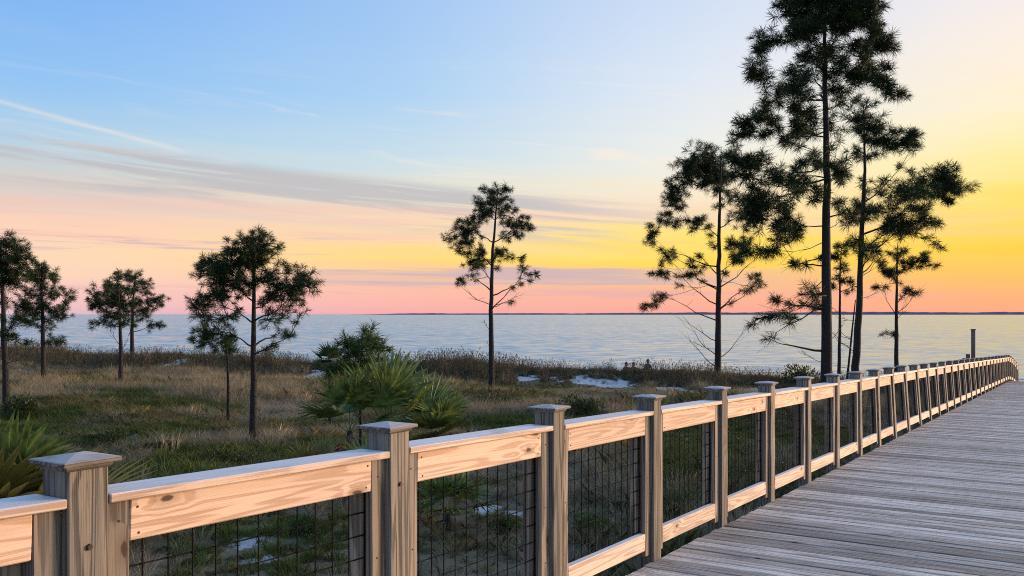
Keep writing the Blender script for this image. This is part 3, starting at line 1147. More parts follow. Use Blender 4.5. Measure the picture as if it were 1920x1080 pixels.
pine(ground_at(475, 835), [(476, 740), (477, 640), (477, 540), (475, 446)],
     conv([(1165, 100, 75), (1230, 95, 60), (1095, 110, 60), (1150, 165, 70), (1230, 160, 50), (1060, 170, 60), (960, 165, 50), (990, 215, 60), (920, 245, 36),
           (1080, 240, 70), (1010, 280, 65), (1110, 310, 60), (1250, 230, 66), (1330, 220, 58), (1400, 230, 50), (1430, 290, 40), (1350, 290, 62),
           (1280, 300, 58), (1350, 350, 50), (1390, 410, 26), (1300, 400, 45), (1240, 360, 36), (1000, 360, 62), (920, 350, 42), (905, 390, 32), (940, 430, 46),
           (1010, 440, 55), (1080, 400, 46), (1060, 500, 40), (960, 510, 42), (1240, 450, 34), (1290, 500, 38), (1330, 520, 26), (1260, 550, 22),
           (930, 200, 30), (1440, 255, 30)], S4),
     'bushy broad-crowned pine standing alone at left centre', .088, 0.176, 0.90, 25, fill=.5, nw=0.0065, rise=.6, bare=[(478, 690, 440, 660), (477, 700, 500, 660)])
pine(ground_at(428, 800), [(428, 740), (428, 690), (425, 625)],
     conv([(1035, 585, 42), (1000, 545, 45), (940, 545, 40), (920, 480, 34), (1060, 530, 32), (980, 500, 30), (905, 540, 22)], S4),
     'thin young pine with bright green tuft beside the bushy pine', .045, 0.153, 0.86, 26, fill=.5, nw=0.0065, mat='needle_young')
pine(ground_at(676, 862), [(676, 800), (676, 740), (680, 625)],
     conv([(275, 685, 45), (200, 715, 38), (190, 750, 52), (270, 740, 50), (340, 730, 38), (362, 742, 26), (240, 775, 42), (120, 825, 33), (150, 835, 40),
           (200, 830, 42), (300, 795, 30), (335, 790, 22), (250, 820, 26)], S5),
     'young knee-branched pine with long bright needles behind the palmettos', .035, .25, 1.9, 27, mat='needle_young', nw=.010, rise=.9, fill=0.0, clump_k=1.0,
     bare=[(676, 735, 630, 690), (676, 750, 640, 720)])
pine(ground_at(922, 737), [(921, 660), (920, 590), (923, 480), (934, 352)],
     conv([(845, 75, 33), (800, 78, 23), (880, 82, 23), (775, 130, 33), (830, 110, 36), (870, 122, 23), (760, 150, 28), (800, 162, 30), (895, 160, 23),
           (850, 170, 26), (740, 200, 37), (690, 215, 33), (670, 242, 28), (715, 242, 36), (770, 212, 30), (920, 205, 33), (965, 220, 31), (982, 242, 18),
           (900, 242, 32), (860, 230, 30), (940, 257, 26), (640, 290, 32), (665, 312, 26), (700, 292, 26), (730, 302, 30), (870, 282, 26), (690, 342, 26),
           (720, 372, 30), (750, 342, 26), (780, 342, 30), (850, 332, 25), (760, 382, 25), (915, 370, 31), (940, 366, 16), (730, 420, 25), (770, 412, 20),
           (690, 460, 24), (670, 466, 16), (740, 452, 17), (840, 402, 20), (960, 430, 26), (992, 440, 22), (978, 470, 17), (935, 472, 20), (900, 490, 16)], S5),
     'slender lone pine in the middle with open crown against the sea', .125, 0.238, 0.72, 28, fill=.5, nw=0.0095, rise=.7,
     bare=[(920, 572, 862, 532), (920, 575, 975, 548), (919, 622, 905, 600), (919, 650, 912, 640)])
pine(ground_at(1345, 716), [(1346, 640), (1347, 540), (1349, 420), (1352, 275)],
     conv([(370, 130, 58), (420, 130, 48), (300, 205, 46), (350, 220, 62), (430, 210, 66), (520, 180, 62), (560, 250, 56), (480, 280, 55), (400, 300, 52),
           (330, 290, 46), (270, 335, 44), (230, 390, 46), (290, 380, 38), (200, 402, 22), (490, 350, 42), (520, 420, 40), (560, 380, 38), (180, 510, 38),
           (140, 570, 34), (220, 490, 28), (250, 540, 30), (340, 520, 28), (350, 572, 22), (410, 500, 24), (100, 630, 28), (140, 652, 24), (200, 702, 26),
           (240, 702, 18), (230, 742, 18), (150, 820, 26), (180, 800, 18), (205, 842, 18), (360, 752, 24), (400, 722, 16), (310, 832, 20), (350, 822, 14),
           (440, 562, 18), (460, 642, 14), (640, 650, 50), (580, 680, 40), (640, 722, 44), (600, 742, 26), (560, 642, 26), (640, 560, 46), (620, 482, 46),
           (690, 900, 34), (740, 872, 26), (640, 912, 24), (720, 822, 20), (540, 812, 14), (150, 980, 40), (100, 1010, 28), (200, 948, 22), (125, 995, 30)], S3),
     'spreading pine left of the tallest pine, one low bough out left', .165, .32, .80, 29, rise=.75,
     bare=[(1346, 572, 1262, 500), (1346, 540, 1255, 468), (1347, 500, 1240, 448), (1346, 602, 1250, 545), (1347, 540, 1420, 468), (1347, 582, 1432, 520), (1346, 690, 1288, 625),
           (1345, 668, 1285, 605), (1345, 672, 1405, 610), (1346, 640, 1280, 590), (1345, 655, 1300, 640)])
T10A = conv([(830, 30, 70), (900, 20, 80), (960, 60, 70), (790, 20, 38), (880, 90, 58), (1000, 20, 80), (1080, 30, 70), (1160, 40, 70), (1240, 30, 66),
             (1310, 40, 60), (1350, 30, 38), (1290, 80, 34), (960, -60, 90), (1060, -90, 90), (1150, -60, 90), (1250, -40, 70), (1050, -170, 80), (1050, 130, 55),
             (1130, 150, 50), (1200, 110, 34), (860, 180, 56), (920, 180, 66), (960, 140, 56), (730, 190, 50), (680, 200, 40), (780, 210, 30), (700, 252, 24),
             (960, 230, 44), (1000, 290, 34), (1090, 220, 42), (1180, 240, 40), (1230, 230, 34), (1330, 240, 52), (1390, 220, 54), (1402, 260, 40), (1290, 270, 24),
             (1290, 140, 34), (1150, 310, 32), (1110, 330, 32), (660, 340, 44), (640, 362, 32), (700, 320, 28), (690, 402, 32), (720, 422, 24), (880, 330, 54),
             (880, 370, 54), (930, 400, 40), (1200, 390, 38), (1160, 400, 32), (1240, 420, 38), (1300, 362, 38), (1350, 370, 44), (1400, 460, 44), (1448, 500, 32),
             (1370, 430, 34), (1390, 502, 32), (1310, 442, 24), (830, 470, 64), (890, 460, 64), (780, 470, 44), (860, 540, 54), (930, 520, 36), (700, 522, 24),
             (1080, 480, 32), (1120, 560, 36), (1060, 420, 32), (950, 590, 30), (870, 600, 34), (720, 590, 44), (690, 600, 34), (740, 650, 54), (620, 640, 56),
             (580, 650, 30), (600, 700, 44), (680, 700, 34), (560, 740, 34), (780, 680, 24), (900, 690, 30), (960, 680, 30), (1100, 690, 32), (900, 770, 20),
             (870, 890, 22), (880, 960, 42), (930, 1000, 52), (840, 970, 34), (980, 1020, 32), (1010, 880, 18), (1100, 890, 30), (1120, 920, 22)], S1)
T10B = conv([(640, 60, 60), (700, 60, 42), (830, 80, 44), (780, 250, 22), (850, 200, 28), (760, 572, 20), (740, 640, 42), (690, 662, 34), (800, 650, 34),
             (850, 672, 32), (640, 690, 28), (750, 782, 24), (930, 530, 34), (960, 560, 38), (1000, 590, 24), (920, 582, 28), (990, 522, 24), (870, 372, 15),
             (850, 272, 28), (900, 232, 22)], S2)
T10C = conv([(600, 172, 54), (640, 240, 44), (680, 500, 44), (740, 450, 46), (690, 420, 40), (640, 400, 40)], S3)
T10D = [(1440, 380, 22), (1470, 400, 22), (1430, 420, 20), (1490, 360, 20), (1455, 440, 18), (1420, 350, 20), (1500, 420, 16), (1470, 340, 18), (1510, 300, 15),
        (1400, 460, 16), (1580, 330, 15), (1590, 300, 15), (1580, 380, 15), (1600, 400, 16), (1570, 270, 14), (1500, 240, 17), (1480, 262, 15), (1520, 220, 17),
        (1390, 290, 21), (1410, 312, 19), (1440, 300, 19), (1380, 332, 17), (1362, 300, 19), (1500, 332, 15), (1520, 372, 15), (1520, 280, 13), (1460, 315, 15), (1480, 440, 14),
        (1436, 470, 14), (1590, 120, 16), (1610, 150, 16), (1520, 120, 18), (1490, 150, 16), (1570, 180, 14), (1620, 100, 16), (1590, 60, 18), (1640, 60, 18)]
pine(Vector((px(1549, 700, 31).x, 31.0, gz(px(1549, 700, 31).x, 31.0))), [(1549, 640), (1549, 480), (1549, 320), (1547, 160), (1547, 0), (1548, -70)], T10A + T10B + T10C + T10D,
     'tallest pine, its thick straight trunk leaving the top of the frame', .20, .36, .68, 30, rise=.15,
     bare=[(1548, 682, 1502, 655), (1549, 520, 1480, 560), (1549, 610, 1600, 650), (1549, 470, 1448, 498), (1549, 452, 1478, 470), (1549, 540, 1440, 582), (1549, 305, 1400, 332),
           (1549, 335, 1382, 336), (1549, 245, 1440, 262), (1549, 565, 1420, 622), (1549, 640, 1592, 600), (1549, 430, 1600, 395), (1549, 170, 1610, 120), (1549, 120, 1470, 90)], nw=.0125)
pine(Vector((px(1606, 700, 35).x, 35.0, gz(px(1606, 700, 35).x, 35.0))), [(1605, 690), (1610, 580), (1616, 440), (1622, 320), (1620, 205)],
     conv([(1240, 560, 55), (1250, 620, 76), (1220, 660, 54), (1290, 680, 64), (1300, 720, 54), (1240, 740, 54), (1330, 770, 54), (1390, 790, 42), (1180, 780, 42),
           (1230, 830, 38), (1290, 830, 38), (1480, 700, 44), (1510, 740, 44), (1460, 730, 28), (1540, 780, 28), (1490, 770, 28), (1260, 960, 44), (1250, 1020, 44),
           (1350, 1010, 54), (1420, 1000, 54), (1480, 990, 52), (1550, 960, 62), (1620, 930, 62), (1680, 920, 60), (1740, 940, 52), (1780, 980, 36), (1700, 990, 42),
           (1640, 1000, 42), (1560, 1020, 42), (1480, 1050, 32), (1700, 1050, 22)], S1) +
     conv([(1400, 20, 42), (1500, 20, 40), (1620, 20, 30), (1680, 40, 22), (1420, 150, 62), (1480, 180, 52), (1400, 200, 40), (1540, 150, 40), (1600, 170, 30),
           (1640, 160, 20), (1360, 220, 40), (1290, 310, 36), (1310, 360, 30), (1250, 330, 24), (1200, 60, 42), (1180, 110, 32), (1280, 100, 34), (1650, 290, 24),
           (1620, 262, 18)], S2) + [(1600, 460, 13), (1640, 470, 13), (1590, 420, 13), (1650, 430, 14), (1700, 440, 14), (1630, 400, 15)],
     'pine right of the tallest pine with long bough reaching over the sunset', .16, .34, .80, 31, rise=.55, bare=[(1607, 600, 1560, 590), (1607, 660, 1560, 630), (1612, 470, 1720, 400), (1614, 440, 1760, 350), (1612, 520, 1660, 470), (1618, 380, 1700, 290), (1608, 560, 1650, 545)])
pine(Vector((px(1680, 690, 40).x, 40.0, gz(px(1680, 690, 40).x, 40.0))), [(1680, 680), (1681, 600), (1681, 520), (1682, 455)],
     conv([(1410, 430, 34), (1360, 432, 20), (1480, 370, 28), (1540, 340, 34), (1582, 350, 28), (1602, 392, 20), (1560, 392, 20), (1460, 402, 24), (1480, 530, 28),
           (1512, 532, 16), (1330, 372, 24), (1350, 750, 18), (1410, 752, 14), (1310, 502, 12), (1410, 330, 26), (1440, 300, 24), (1380, 330, 22)], S2),
     'scraggly thin pine at far right with bare forked limbs', .105, .28, .8, 32, rise=.9,
     bare=[(1680, 595, 1645, 530), (1681, 595, 1720, 535), (1680, 630, 1655, 620), (1681, 600, 1700, 560)])
pine(Vector((px(1573, 700, 37).x, 37.0, gz(px(1573, 700, 37).x, 37.0))), [(1573, 690), (1575, 600), (1576, 520), (1577, 462)],
     conv([(1120, 330, 34), (1125, 400, 30), (1100, 292, 26), (1160, 272, 22), (1090, 462, 20), (1150, 472, 20), (1182, 502, 17), (1010, 352, 16), (1080, 502, 16)], S2),
     'spindly little pine squeezed between the two big trunks', .075, .26, .8, 33, rise=.5, bare=[(1574, 620, 1600, 640), (1574, 585, 1555, 575)])
# dead leaning stem
bp_ = Vector((px(1584, 706, 36).x, 36.0, 0))
bp_.z = gz(bp_.x, bp_.y)
snag = empty('dead_sapling', bp_)
tag(snag, 'bare dead sapling leaning against the pine beside the tallest trunk', 'sapling')
t = Tri()
q = px(1604, 562, 36) - bp_
pts = np.array([(0, 0, -.1), tuple(q * .35 + Vector((.03, .05, 0))), tuple(q * .7), tuple(q)])
t.tube(pts, [.055, .045, .035, .02], 8)
obj('stem', t.mesh('stem', True), M['bark'], snag)
for (f0, dx, dz_) in ((.45, .5, .15), (.6, -.6, .25), (.75, .45, .3), (.3, -.45, .1)):
    t = Tri()
    a = np.array(q) * f0
    t.tube([a, a + np.array([dx * .5, .1, dz_ * .3]), a + np.array([dx, .2, dz_])], [.014, .010, .005], 5)
    obj('branch', t.mesh('branch', True), M['bark'], snag)

# ------------------------------------------------------------------ palmettos
def fan_mesh(L, nl, spread, droop, seed, wleaf=.050):
    """fan leaf in its own frame: petiole along +X from the origin, fan beyond it"""
    rs = np.random.default_rng(seed)
    t = Tri()
    pet = L * .75
    t.tube([(0, 0, 0), (pet * .5, 0, .02), (pet, 0, 0)], [.010, .008, .006], 5, False)
    for i in range(nl):
        a = -spread / 2 + spread * i / (nl - 1) + rs.normal(0, .02)
        ll = L * (1 - .25 * (abs(a) / (spread / 2)) ** 2) * rs.uniform(.88, 1.05)
        d = np.array([math.cos(a), math.sin(a), .18 * abs(math.sin(a))])
        d /= np.linalg.norm(d)
        s = np.cross(d, (0, 0, 1.0))
        s /= np.linalg.norm(s)
        up = np.cross(s, d)
        o0 = np.array([pet, 0, 0])
        V, Fs = [], []
        for j, (f_, wv) in enumerate(((0.0, .30), (.33, .85), (.66, .55), (1.0, .03))):
            c = o0 + d * ll * f_ + np.array([0, 0, -1]) * droop * ll * f_ ** 2.5 * rs.uniform(.6, 1.4)
            hw = wleaf * wv * L / .8
            V += [c - s * hw + up * hw * .55, c, c + s * hw + up * hw * .55]
            if j:
                b0 = (j - 1) * 3
                Fs += [(b0, b0 + 1, b0 + 4, b0 + 3), (b0 + 1, b0 + 2, b0 + 5, b0 + 4)]
        t.add(V, Fs)
    return t.mesh('frond')


FANS = [fan_mesh(.85, 17, R(175), .05 + .06 * i, 40 + i) for i in range(4)]
FAN_Y = []
for src in FANS[:2]:
    c = src.copy()
    FAN_Y.append(c)
FAN_D = [f.copy() for f in FANS]
for f_ in FAN_D:
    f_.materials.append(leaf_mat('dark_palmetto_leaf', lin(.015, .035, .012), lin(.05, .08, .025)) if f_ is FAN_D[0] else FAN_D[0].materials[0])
DEADF = [fan_mesh(.7, 20, R(110), .7, 60 + i, .022) for i in range(2)]
for f_ in FANS:
    f_.materials.append(M['frond'])
for f_ in FAN_Y:
    f_.materials.append(M['frond_yellow'])
for f_ in DEADF:
    f_.materials.append(M['frond_dead'])


def palmetto(base, n, size, label, seed, dead=0, yellow=0, trunk_h=.25, bias=None, elev=(20, 82), mat=None):
    rs = random.Random(seed)
    root = empty('palmetto', base)
    tag(root, label, 'palmetto', 'palmettos below the boardwalk')
    t = Tri()
    t.tube([(0, 0, -.15), (.02, 0, trunk_h * .5), (0, .02, trunk_h + .05)], [.10 * size, .11 * size, .05 * size], 8)
    obj('trunk', t.mesh('trunk', True), M['bark'], root)
    top = Vector((0, 0, trunk_h))

    def place(me, az, elv, sc, roll):
        o = obj('frond', me, None, root)
        mt = Matrix.Rotation(az, 4, 'Z') @ Matrix.Rotation(-elv, 4, 'Y') @ Matrix.Rotation(roll, 4, 'X')
        mt.translation = top
        o.matrix_basis = mt @ Matrix.Scale(sc, 4)
    for i in range(n):
        az = i * 2.39996 + rs.uniform(-.25, .25)
        if bias is not None and rs.random() < .55:
            az = R(bias) + rs.uniform(-.6, .6) + (math.pi if rs.random() < .4 else 0)
        elv = R(elev[0] + (elev[1] - elev[0]) * ((i + .5) / n) ** .8 + rs.uniform(-7, 7))
        y_ = i < yellow
        place((FAN_Y if y_ else (mat or FANS))[rs.randrange(2 if y_ else 4)], az, elv, size * rs.uniform(.85, 1.12), rs.uniform(-.35, .35))
    for i in range(dead):
        place(DEADF[i % 2], rs.uniform(0, 6.28), R(rs.uniform(-65, -20)), size * rs.uniform(.65, .9), rs.uniform(-.5, .5))
    return root


def gp(x, depth):
    X = (x - 960.0) / F * depth
    return Vector((X, depth, gz(X, depth)))


palmetto(gp(655, 16.6), 7, .92, 'left palmetto of the clump with a skirt of dead grey fronds', 1, dead=16, trunk_h=.85, bias=-110, elev=(10, 78))
palmetto(gp(726, 16.9), 6, 1.12, 'tallest upright palmetto in the middle of the clump behind the second post', 2, dead=3, trunk_h=.75, bias=-90, elev=(52, 84))
palmetto(gp(812, 17.2), 8, 1.0, 'right palmetto of the clump, arching toward the lone pine', 3, dead=5, yellow=1, trunk_h=.65, bias=-70, elev=(12, 76))
palmetto(gp(588, 15.6), 5, .6, 'low yellowing palmetto at the left foot of the clump', 4, yellow=5, trunk_h=.15, elev=(25, 70))
palmetto(gp(20, 9.6), 12, 1.05, 'large palmetto with yellow-green fronds behind the nearest post', 5, yellow=8, dead=4, trunk_h=.6, bias=-60, elev=(15, 72))
palmetto(gp(838, 13.4), 11, .62, 'small dark palmetto seen through the mesh of the second panel', 6, dead=5, trunk_h=.2, elev=(5, 70))
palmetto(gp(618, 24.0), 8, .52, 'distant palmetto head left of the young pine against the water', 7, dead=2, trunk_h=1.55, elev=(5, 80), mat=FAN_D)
palmetto(gp(690, 15.0), 8, .6, 'palmetto hanging below the first rail beside the second post', 8, dead=6, trunk_h=.3, elev=(0, 60))

# ------------------------------------------------------------------ shrubs
def shrub(base, rx, rz, label, seed, mat='shrub', leaf=.045, n=1500):
    rs = np.random.default_rng(seed)
    root = empty('shrub', base)
    tag(root, label, 'shrub', 'low shrubs among the dune grass')
    t = Tri()
    lobes = [(rs.uniform(-.55, .55) * rx, rs.uniform(-.55, .55) * rx, rs.uniform(.35, .8) * rz, rs.uniform(.3, .55)) for _ in range(9)]
    for lb in lobes:
        t.tube([(0, 0, -.05), (lb[0] * .5, lb[1] * .5, lb[2] * .4), (lb[0], lb[1], lb[2])], [.012, .009, .004], 4, False)
    obj('stems', t.mesh('stems'), M['bark'], root)
    L = np.array(lobes)[rs.integers(0, 9, n)]
    v = rs.normal(0, 1, (n, 3))
    v /= np.linalg.norm(v, axis=1)[:, None]
    p = L[:, :3] + v * (L[:, 3:4] * np.array([rx, rx, rz * .8])) * rs.uniform(.55, 1.0, (n, 1))
    p[:, 2] = np.abs(p[:, 2])
    d = v + rs.normal(0, .6, (n, 3)) + np.array([0, 0, .5])
    d /= np.linalg.norm(d, axis=1)[:, None]
    s = np.cross(d, rs.normal(0, 1, (n, 3)))
    s /= np.linalg.norm(s, axis=1)[:, None]
    ll = leaf * rs.uniform(.7, 1.3, (n, 1))
    V = np.stack([p, p + d * ll * .5 + s * ll * .28, p + d * ll, p + d * ll * .5 - s * ll * .28], axis=1).reshape(-1, 3)
    me = np_mesh('foliage', V, np.arange(len(V)), np.full(n, 4))
    obj('foliage', me, M[mat], root)


def shrub_px(x, y, wpx, hpx, label, seed, mat='shrub', leaf=.045, n=1500):
    b_ = ground_at(x, y)
    shrub(b_, wpx / F * b_.y, hpx / F * b_.y, label, seed, mat, leaf, n)


SHR = [(45, 790, 42, 58, 'dark shrub at the foot of the leftmost pine', 'shrub', 2200, .06),
       (925, 772, 55, 34, 'dark green shrub round the foot of the lone slender pine', 'shrub', 2400, .06),
       (1085, 786, 50, 40, 'dark shrub just right of the third post cap', 'shrub', 2200, .06),
       (370, 796, 46, 16, 'low green shrub left of the bushy pine', 'shrub_bright', 1400, .05),
       (190, 836, 52, 26, 'low dark green shrub above the nearest post cap', 'shrub', 1500, .05),
       (440, 872, 60, 24, 'low shrub in front of the thin young pine', 'shrub', 1500, .05),
       (1505, 722, 40, 34, 'leafy shrub left of the tallest pine trunk', 'shrub', 1300, .10),
       (950, 1000, 42, 34, 'green shrub seen low through the second wire panel', 'shrub_bright', 1500, .035),
       (1110, 1008, 62, 34, 'bright green shrub seen low through the third wire panel', 'shrub_bright', 2200, .035),
       (1275, 958, 42, 30, 'green shrub seen low through the fourth wire panel', 'shrub_bright', 1500, .035),
       (575, 1005, 44, 36, 'green shrub seen through the first wire panel', 'shrub_bright', 1500, .035),
       (640, 930, 30, 22, 'small dark shrub under the first rail', 'shrub', 900, .035),
       (1175, 965, 34, 30, 'dark shrub behind the fourth post', 'shrub', 1200, .035),
       (250, 792, 46, 18, 'greyish low shrub in mid grass left of centre', 'shrub', 1200, .05),
       (300, 850, 40, 18, 'small dark shrub over the nearest sand patch', 'shrub', 1100, .05),
       (1330, 905, 30, 36, 'dark shrub seen through the fifth wire panel', 'shrub', 1200, .04)]
for j, (x, y, a, h_, lb, mt_, n_, lf) in enumerate(SHR):
    shrub_px(x, y, a, h_, lb, 70 + j, mt_, lf, n_)

# ------------------------------------------------------------------ post beyond the railing
bx = Vector((px(1825, 650, 36).x, 36.0, 0))
bx.z = gz(bx.x, bx.y)
pr = empty('marker_post', bx)
tag(pr, 'lone dark timber post standing tall beyond the far railing', 'post')
o = beam('shaft', bx - Vector((0, 0, .3)), px(1825, 619, 36), .15, .15, AX, M['beam'], None, .008)
o.parent = pr
o.matrix_parent_inverse = Matrix.Translation(bx).inverted()
tp_ = px(1825, 619, 36)
o = beam('top_plate', tp_ + Vector((0, 0, .002)), tp_ + Vector((0, 0, .045)), .19, .19, AX, M['beam'], None, .004)
o.parent = pr
o.matrix_parent_inverse = Matrix.Translation(bx).inverted()
o = beam('side_block', px(1815, 672, 36), px(1815, 664, 36), .14, .14, AX, M['beam'], None, .004)
o.parent = pr
o.matrix_parent_inverse = Matrix.Translation(bx).inverted()
o = beam('cross_plank', px(1806, 672.5, 36), px(1828, 672.5, 36), .14, .04, (0, 0, 1), M['beam'], None, .004)
o.parent = pr
o.matrix_parent_inverse = Matrix.Translation(bx).inverted()

# ------------------------------------------------------------------ people on the beach
def person(x, head_y, depth, label, height, seed, top_col, leg_col, hair_col, face):
    rs = random.Random(seed)
    c = px(x, head_y, depth)
    base = Vector((c.x, depth, gz(c.x, depth)))
    sc = height / 1.75
    root = empty('person', base)
    root.rotation_euler = (0, 0, face)
    tag(root, label, 'person', 'people on the beach')
    J = [(0, 0, .95, .14), (0, .01, 1.15, .135), (0, 0, 1.36, .15), (0, .01, 1.50, .06), (0, -.01, 1.58, .075), (0, 0, 1.68, .085),
         (.17, 0, 1.40, .065), (.24, .02, 1.14, .045), (.22, -.10, .92, .036), (.22, -.13, .84, .03),
         (-.17, 0, 1.40, .065), (-.24, .02, 1.14, .045), (-.22, -.10, .92, .036), (-.22, -.13, .84, .03),
         (.10, 0, .88, .095), (.11, -.02, .48, .065), (.11, .02, .09, .045), (.12, -.12, .03, .03),
         (-.10, 0, .88, .095), (-.11, -.02, .48, .065), (-.11, .02, .09, .045), (-.12, -.12, .03, .03)]
    E = [(0, 1), (1, 2), (2, 3), (3, 4), (4, 5), (2, 6), (6, 7), (7, 8), (8, 9), (2, 10), (10, 11), (11, 12), (12, 13),
         (0, 14), (14, 15), (15, 16), (16, 17), (0, 18), (18, 19), (19, 20), (20, 21)]
    me = bpy.data.meshes.new('tmp_body')
    me.from_pydata([(a * sc, b_ * sc, z_ * sc) for a, b_, z_, _ in J], E, [])
    o = bpy.data.objects.new('tmp_body', me)
    COL.objects.link(o)
    md = o.modifiers.new('skin', 'SKIN')
    for i, j in enumerate(J):
        me.skin_vertices[0].data[i].radius = (j[3] * sc, j[3] * sc * (.75 if i in (0, 1, 2) else 1))
    me.skin_vertices[0].data[0].use_root = True
    md.use_smooth_shade = True
    o.modifiers.new('sub', 'SUBSURF').levels = 2
    dg = bpy.context.evaluated_depsgraph_get()
    dg.update()
    bm_ = bpy.data.meshes.new_from_object(o.evaluated_get(dg))
    bpy.data.objects.remove(o)
    bm_.name = 'body'
    bm_.materials.clear()
    for nm, cl_ in (('shirt_cloth', top_col), ('trouser_cloth', leg_col), ('skin', (.35, .20, .14))):
        bm_.materials.append(flat_mat(nm, lin(*cl_), .8))
    for p_ in bm_.polygons:
        z_ = p_.center.z / sc
        hand = abs(p_.center.x) / sc > .17 and z_ < .96 and z_ > .7
        p_.material_index = 2 if (z_ > 1.50 or hand or z_ < .06) else (0 if z_ > .93 else 1)
    obj('body', bm_, None, root)
    hb = bmesh.new()
    bmesh.ops.create_uvsphere(hb, u_segments=14, v_segments=10, radius=.105 * sc)
    for v in list(hb.verts):
        if v.co.z < -.02 * sc and v.co.y < -.01 * sc:
            v.co *= .75
        v.co.y += .022 * sc
        v.co.z = v.co.z * 1.1 + 1.68 * sc
    hm = bpy.data.meshes.new('hair')
    hb.to_mesh(hm)
    hb.free()
    obj('hair', hm, flat_mat('hair', lin(*hair_col), .7), root)


for (x, y, dpt, lb, sd_, tcol, lcol, hcol, fc) in (
        (1215, 684, 58.5, 'person in a dark jacket on the beach, rightmost and largest of three', 1, (.03, .032, .045), (.04, .045, .07), (.02, .014, .01), 2.9),
        (1174, 685, 60.5, 'person whose dark head shows over the dune, leftmost of three', 2, (.05, .03, .03), (.03, .03, .04), (.03, .02, .012), 3.4),
        (1188, 688, 60.0, 'person in a reddish top, middle of the three behind the dune', 3, (.16, .05, .04), (.05, .05, .06), (.05, .03, .015), 3.1)):
    dx = (x - 960.0) / F
    yy = np.arange(30.0, 56.0, .25)
    crest_s = float(np.max((ground_z(dx * yy, yy) + .30 - EYE) / yy))
    slope_ = crest_s + (1.0 if sd_ > 1 else 7.0) / F + .004      # top of the head just over the crest grass
    dpt = 49.0
    while dpt < 75 and EYE + slope_ * dpt - gz(dx * dpt, dpt) < 1.72:
        dpt += .1
    person(x, y, dpt, lb, 1.74, sd_, tcol, lcol, hcol, fc)
    print('person', x, round(dpt, 1), 'head row', round(HOR - slope_ * F, 1))

# ------------------------------------------------------------------ ground cover (instanced grass)
def tuft_mesh(name, n, h, spread, wid, bend, seed, heads=0):
    rs = np.random.default_rng(seed)
    t = Tri()
    for i in range(n):
        a = rs.uniform(0, 6.283)
        r0 = spread * .35 * math.sqrt(rs.uniform(0, 1))
        p0 = np.array([math.cos(a) * r0, math.sin(a) * r0, -.03])
        a2 = a + rs.normal(0, .8)
        hh_ = h * rs.uniform(.45, 1.1)
        out = np.array([math.cos(a2), math.sin(a2), 0]) * hh_ * bend * rs.uniform(.2, 1.3)
        p1 = p0 + out * .35 + np.array([0, 0, hh_ * .55])
        p2 = p0 + out + np.array([0, 0, hh_ * rs.uniform(.75, 1.0)])
        s = np.cross(out + 1e-4, (0, 0, 1.0))
        s /= np.linalg.norm(s) + 1e-9
        th = rs.uniform(0, 3.14)
        o_ = out / (np.linalg.norm(out) + 1e-9)
        s = s * math.cos(th) + o_ * math.sin(th)
        hw = s * wid * .5 * rs.uniform(.7, 1.3)
        t.add([p0 - hw, p0 + hw, p1 + hw * .8, p2, p1 - hw * .8], [(0, 1, 2, 3, 4)])
        if i < heads:
            q0 = p2
            t.add([q0, q0 + np.array([.02, 0, -.06]), q0 + out * .12 + np.array([0, 0, -.14]), q0 + np.array([-.02, .01, -.06])], [(0, 1, 2, 3)])
    return t.mesh(name)


PROTO = {}
proto_coll = {}


def make_protos(kind, specs, mat):
    coll = bpy.data.collections.new(kind + '_tufts')
    for i, sp in enumerate(specs):
        me = tuft_mesh(kind + '_tuft', *sp)
        me.materials.append(M[mat])
        o = bpy.data.objects.new(kind + '_tuft', me)
        coll.objects.link(o)
    proto_coll[kind] = (coll, len(specs))


make_protos('tan', [(56, .34, .26, .007, .9, 1), (50, .42, .22, .006, .8, 2), (60, .28, .3, .007, 1.2, 3), (34, .52, .2, .006, .6, 4)], 'grass_tan')
make_protos('grey', [(70, .26, .34, .006, 1.2, 5), (70, .30, .3, .006, 1.0, 6), (80, .2, .38, .007, 1.4, 7), (50, .4, .26, .006, .9, 8)], 'grass_grey')
make_protos('green', [(90, .2, .36, .013, 1.0, 9), (80, .27, .32, .012, .9, 10), (100, .16, .4, .014, 1.2, 11)], 'grass_green')
make_protos('olive', [(80, .28, .36, .009, 1.1, 16), (80, .36, .32, .008, .9, 17), (90, .22, .4, .010, 1.3, 18)], 'grass_olive')
make_protos('dark', [(54, .5, .3, .009, .8, 12, 6), (46, .6, .26, .009, .6, 13, 8), (60, .4, .36, .010, 1.0, 14), (12, 1.05, .16, .010, .3, 15, 12)], 'grass_dark')


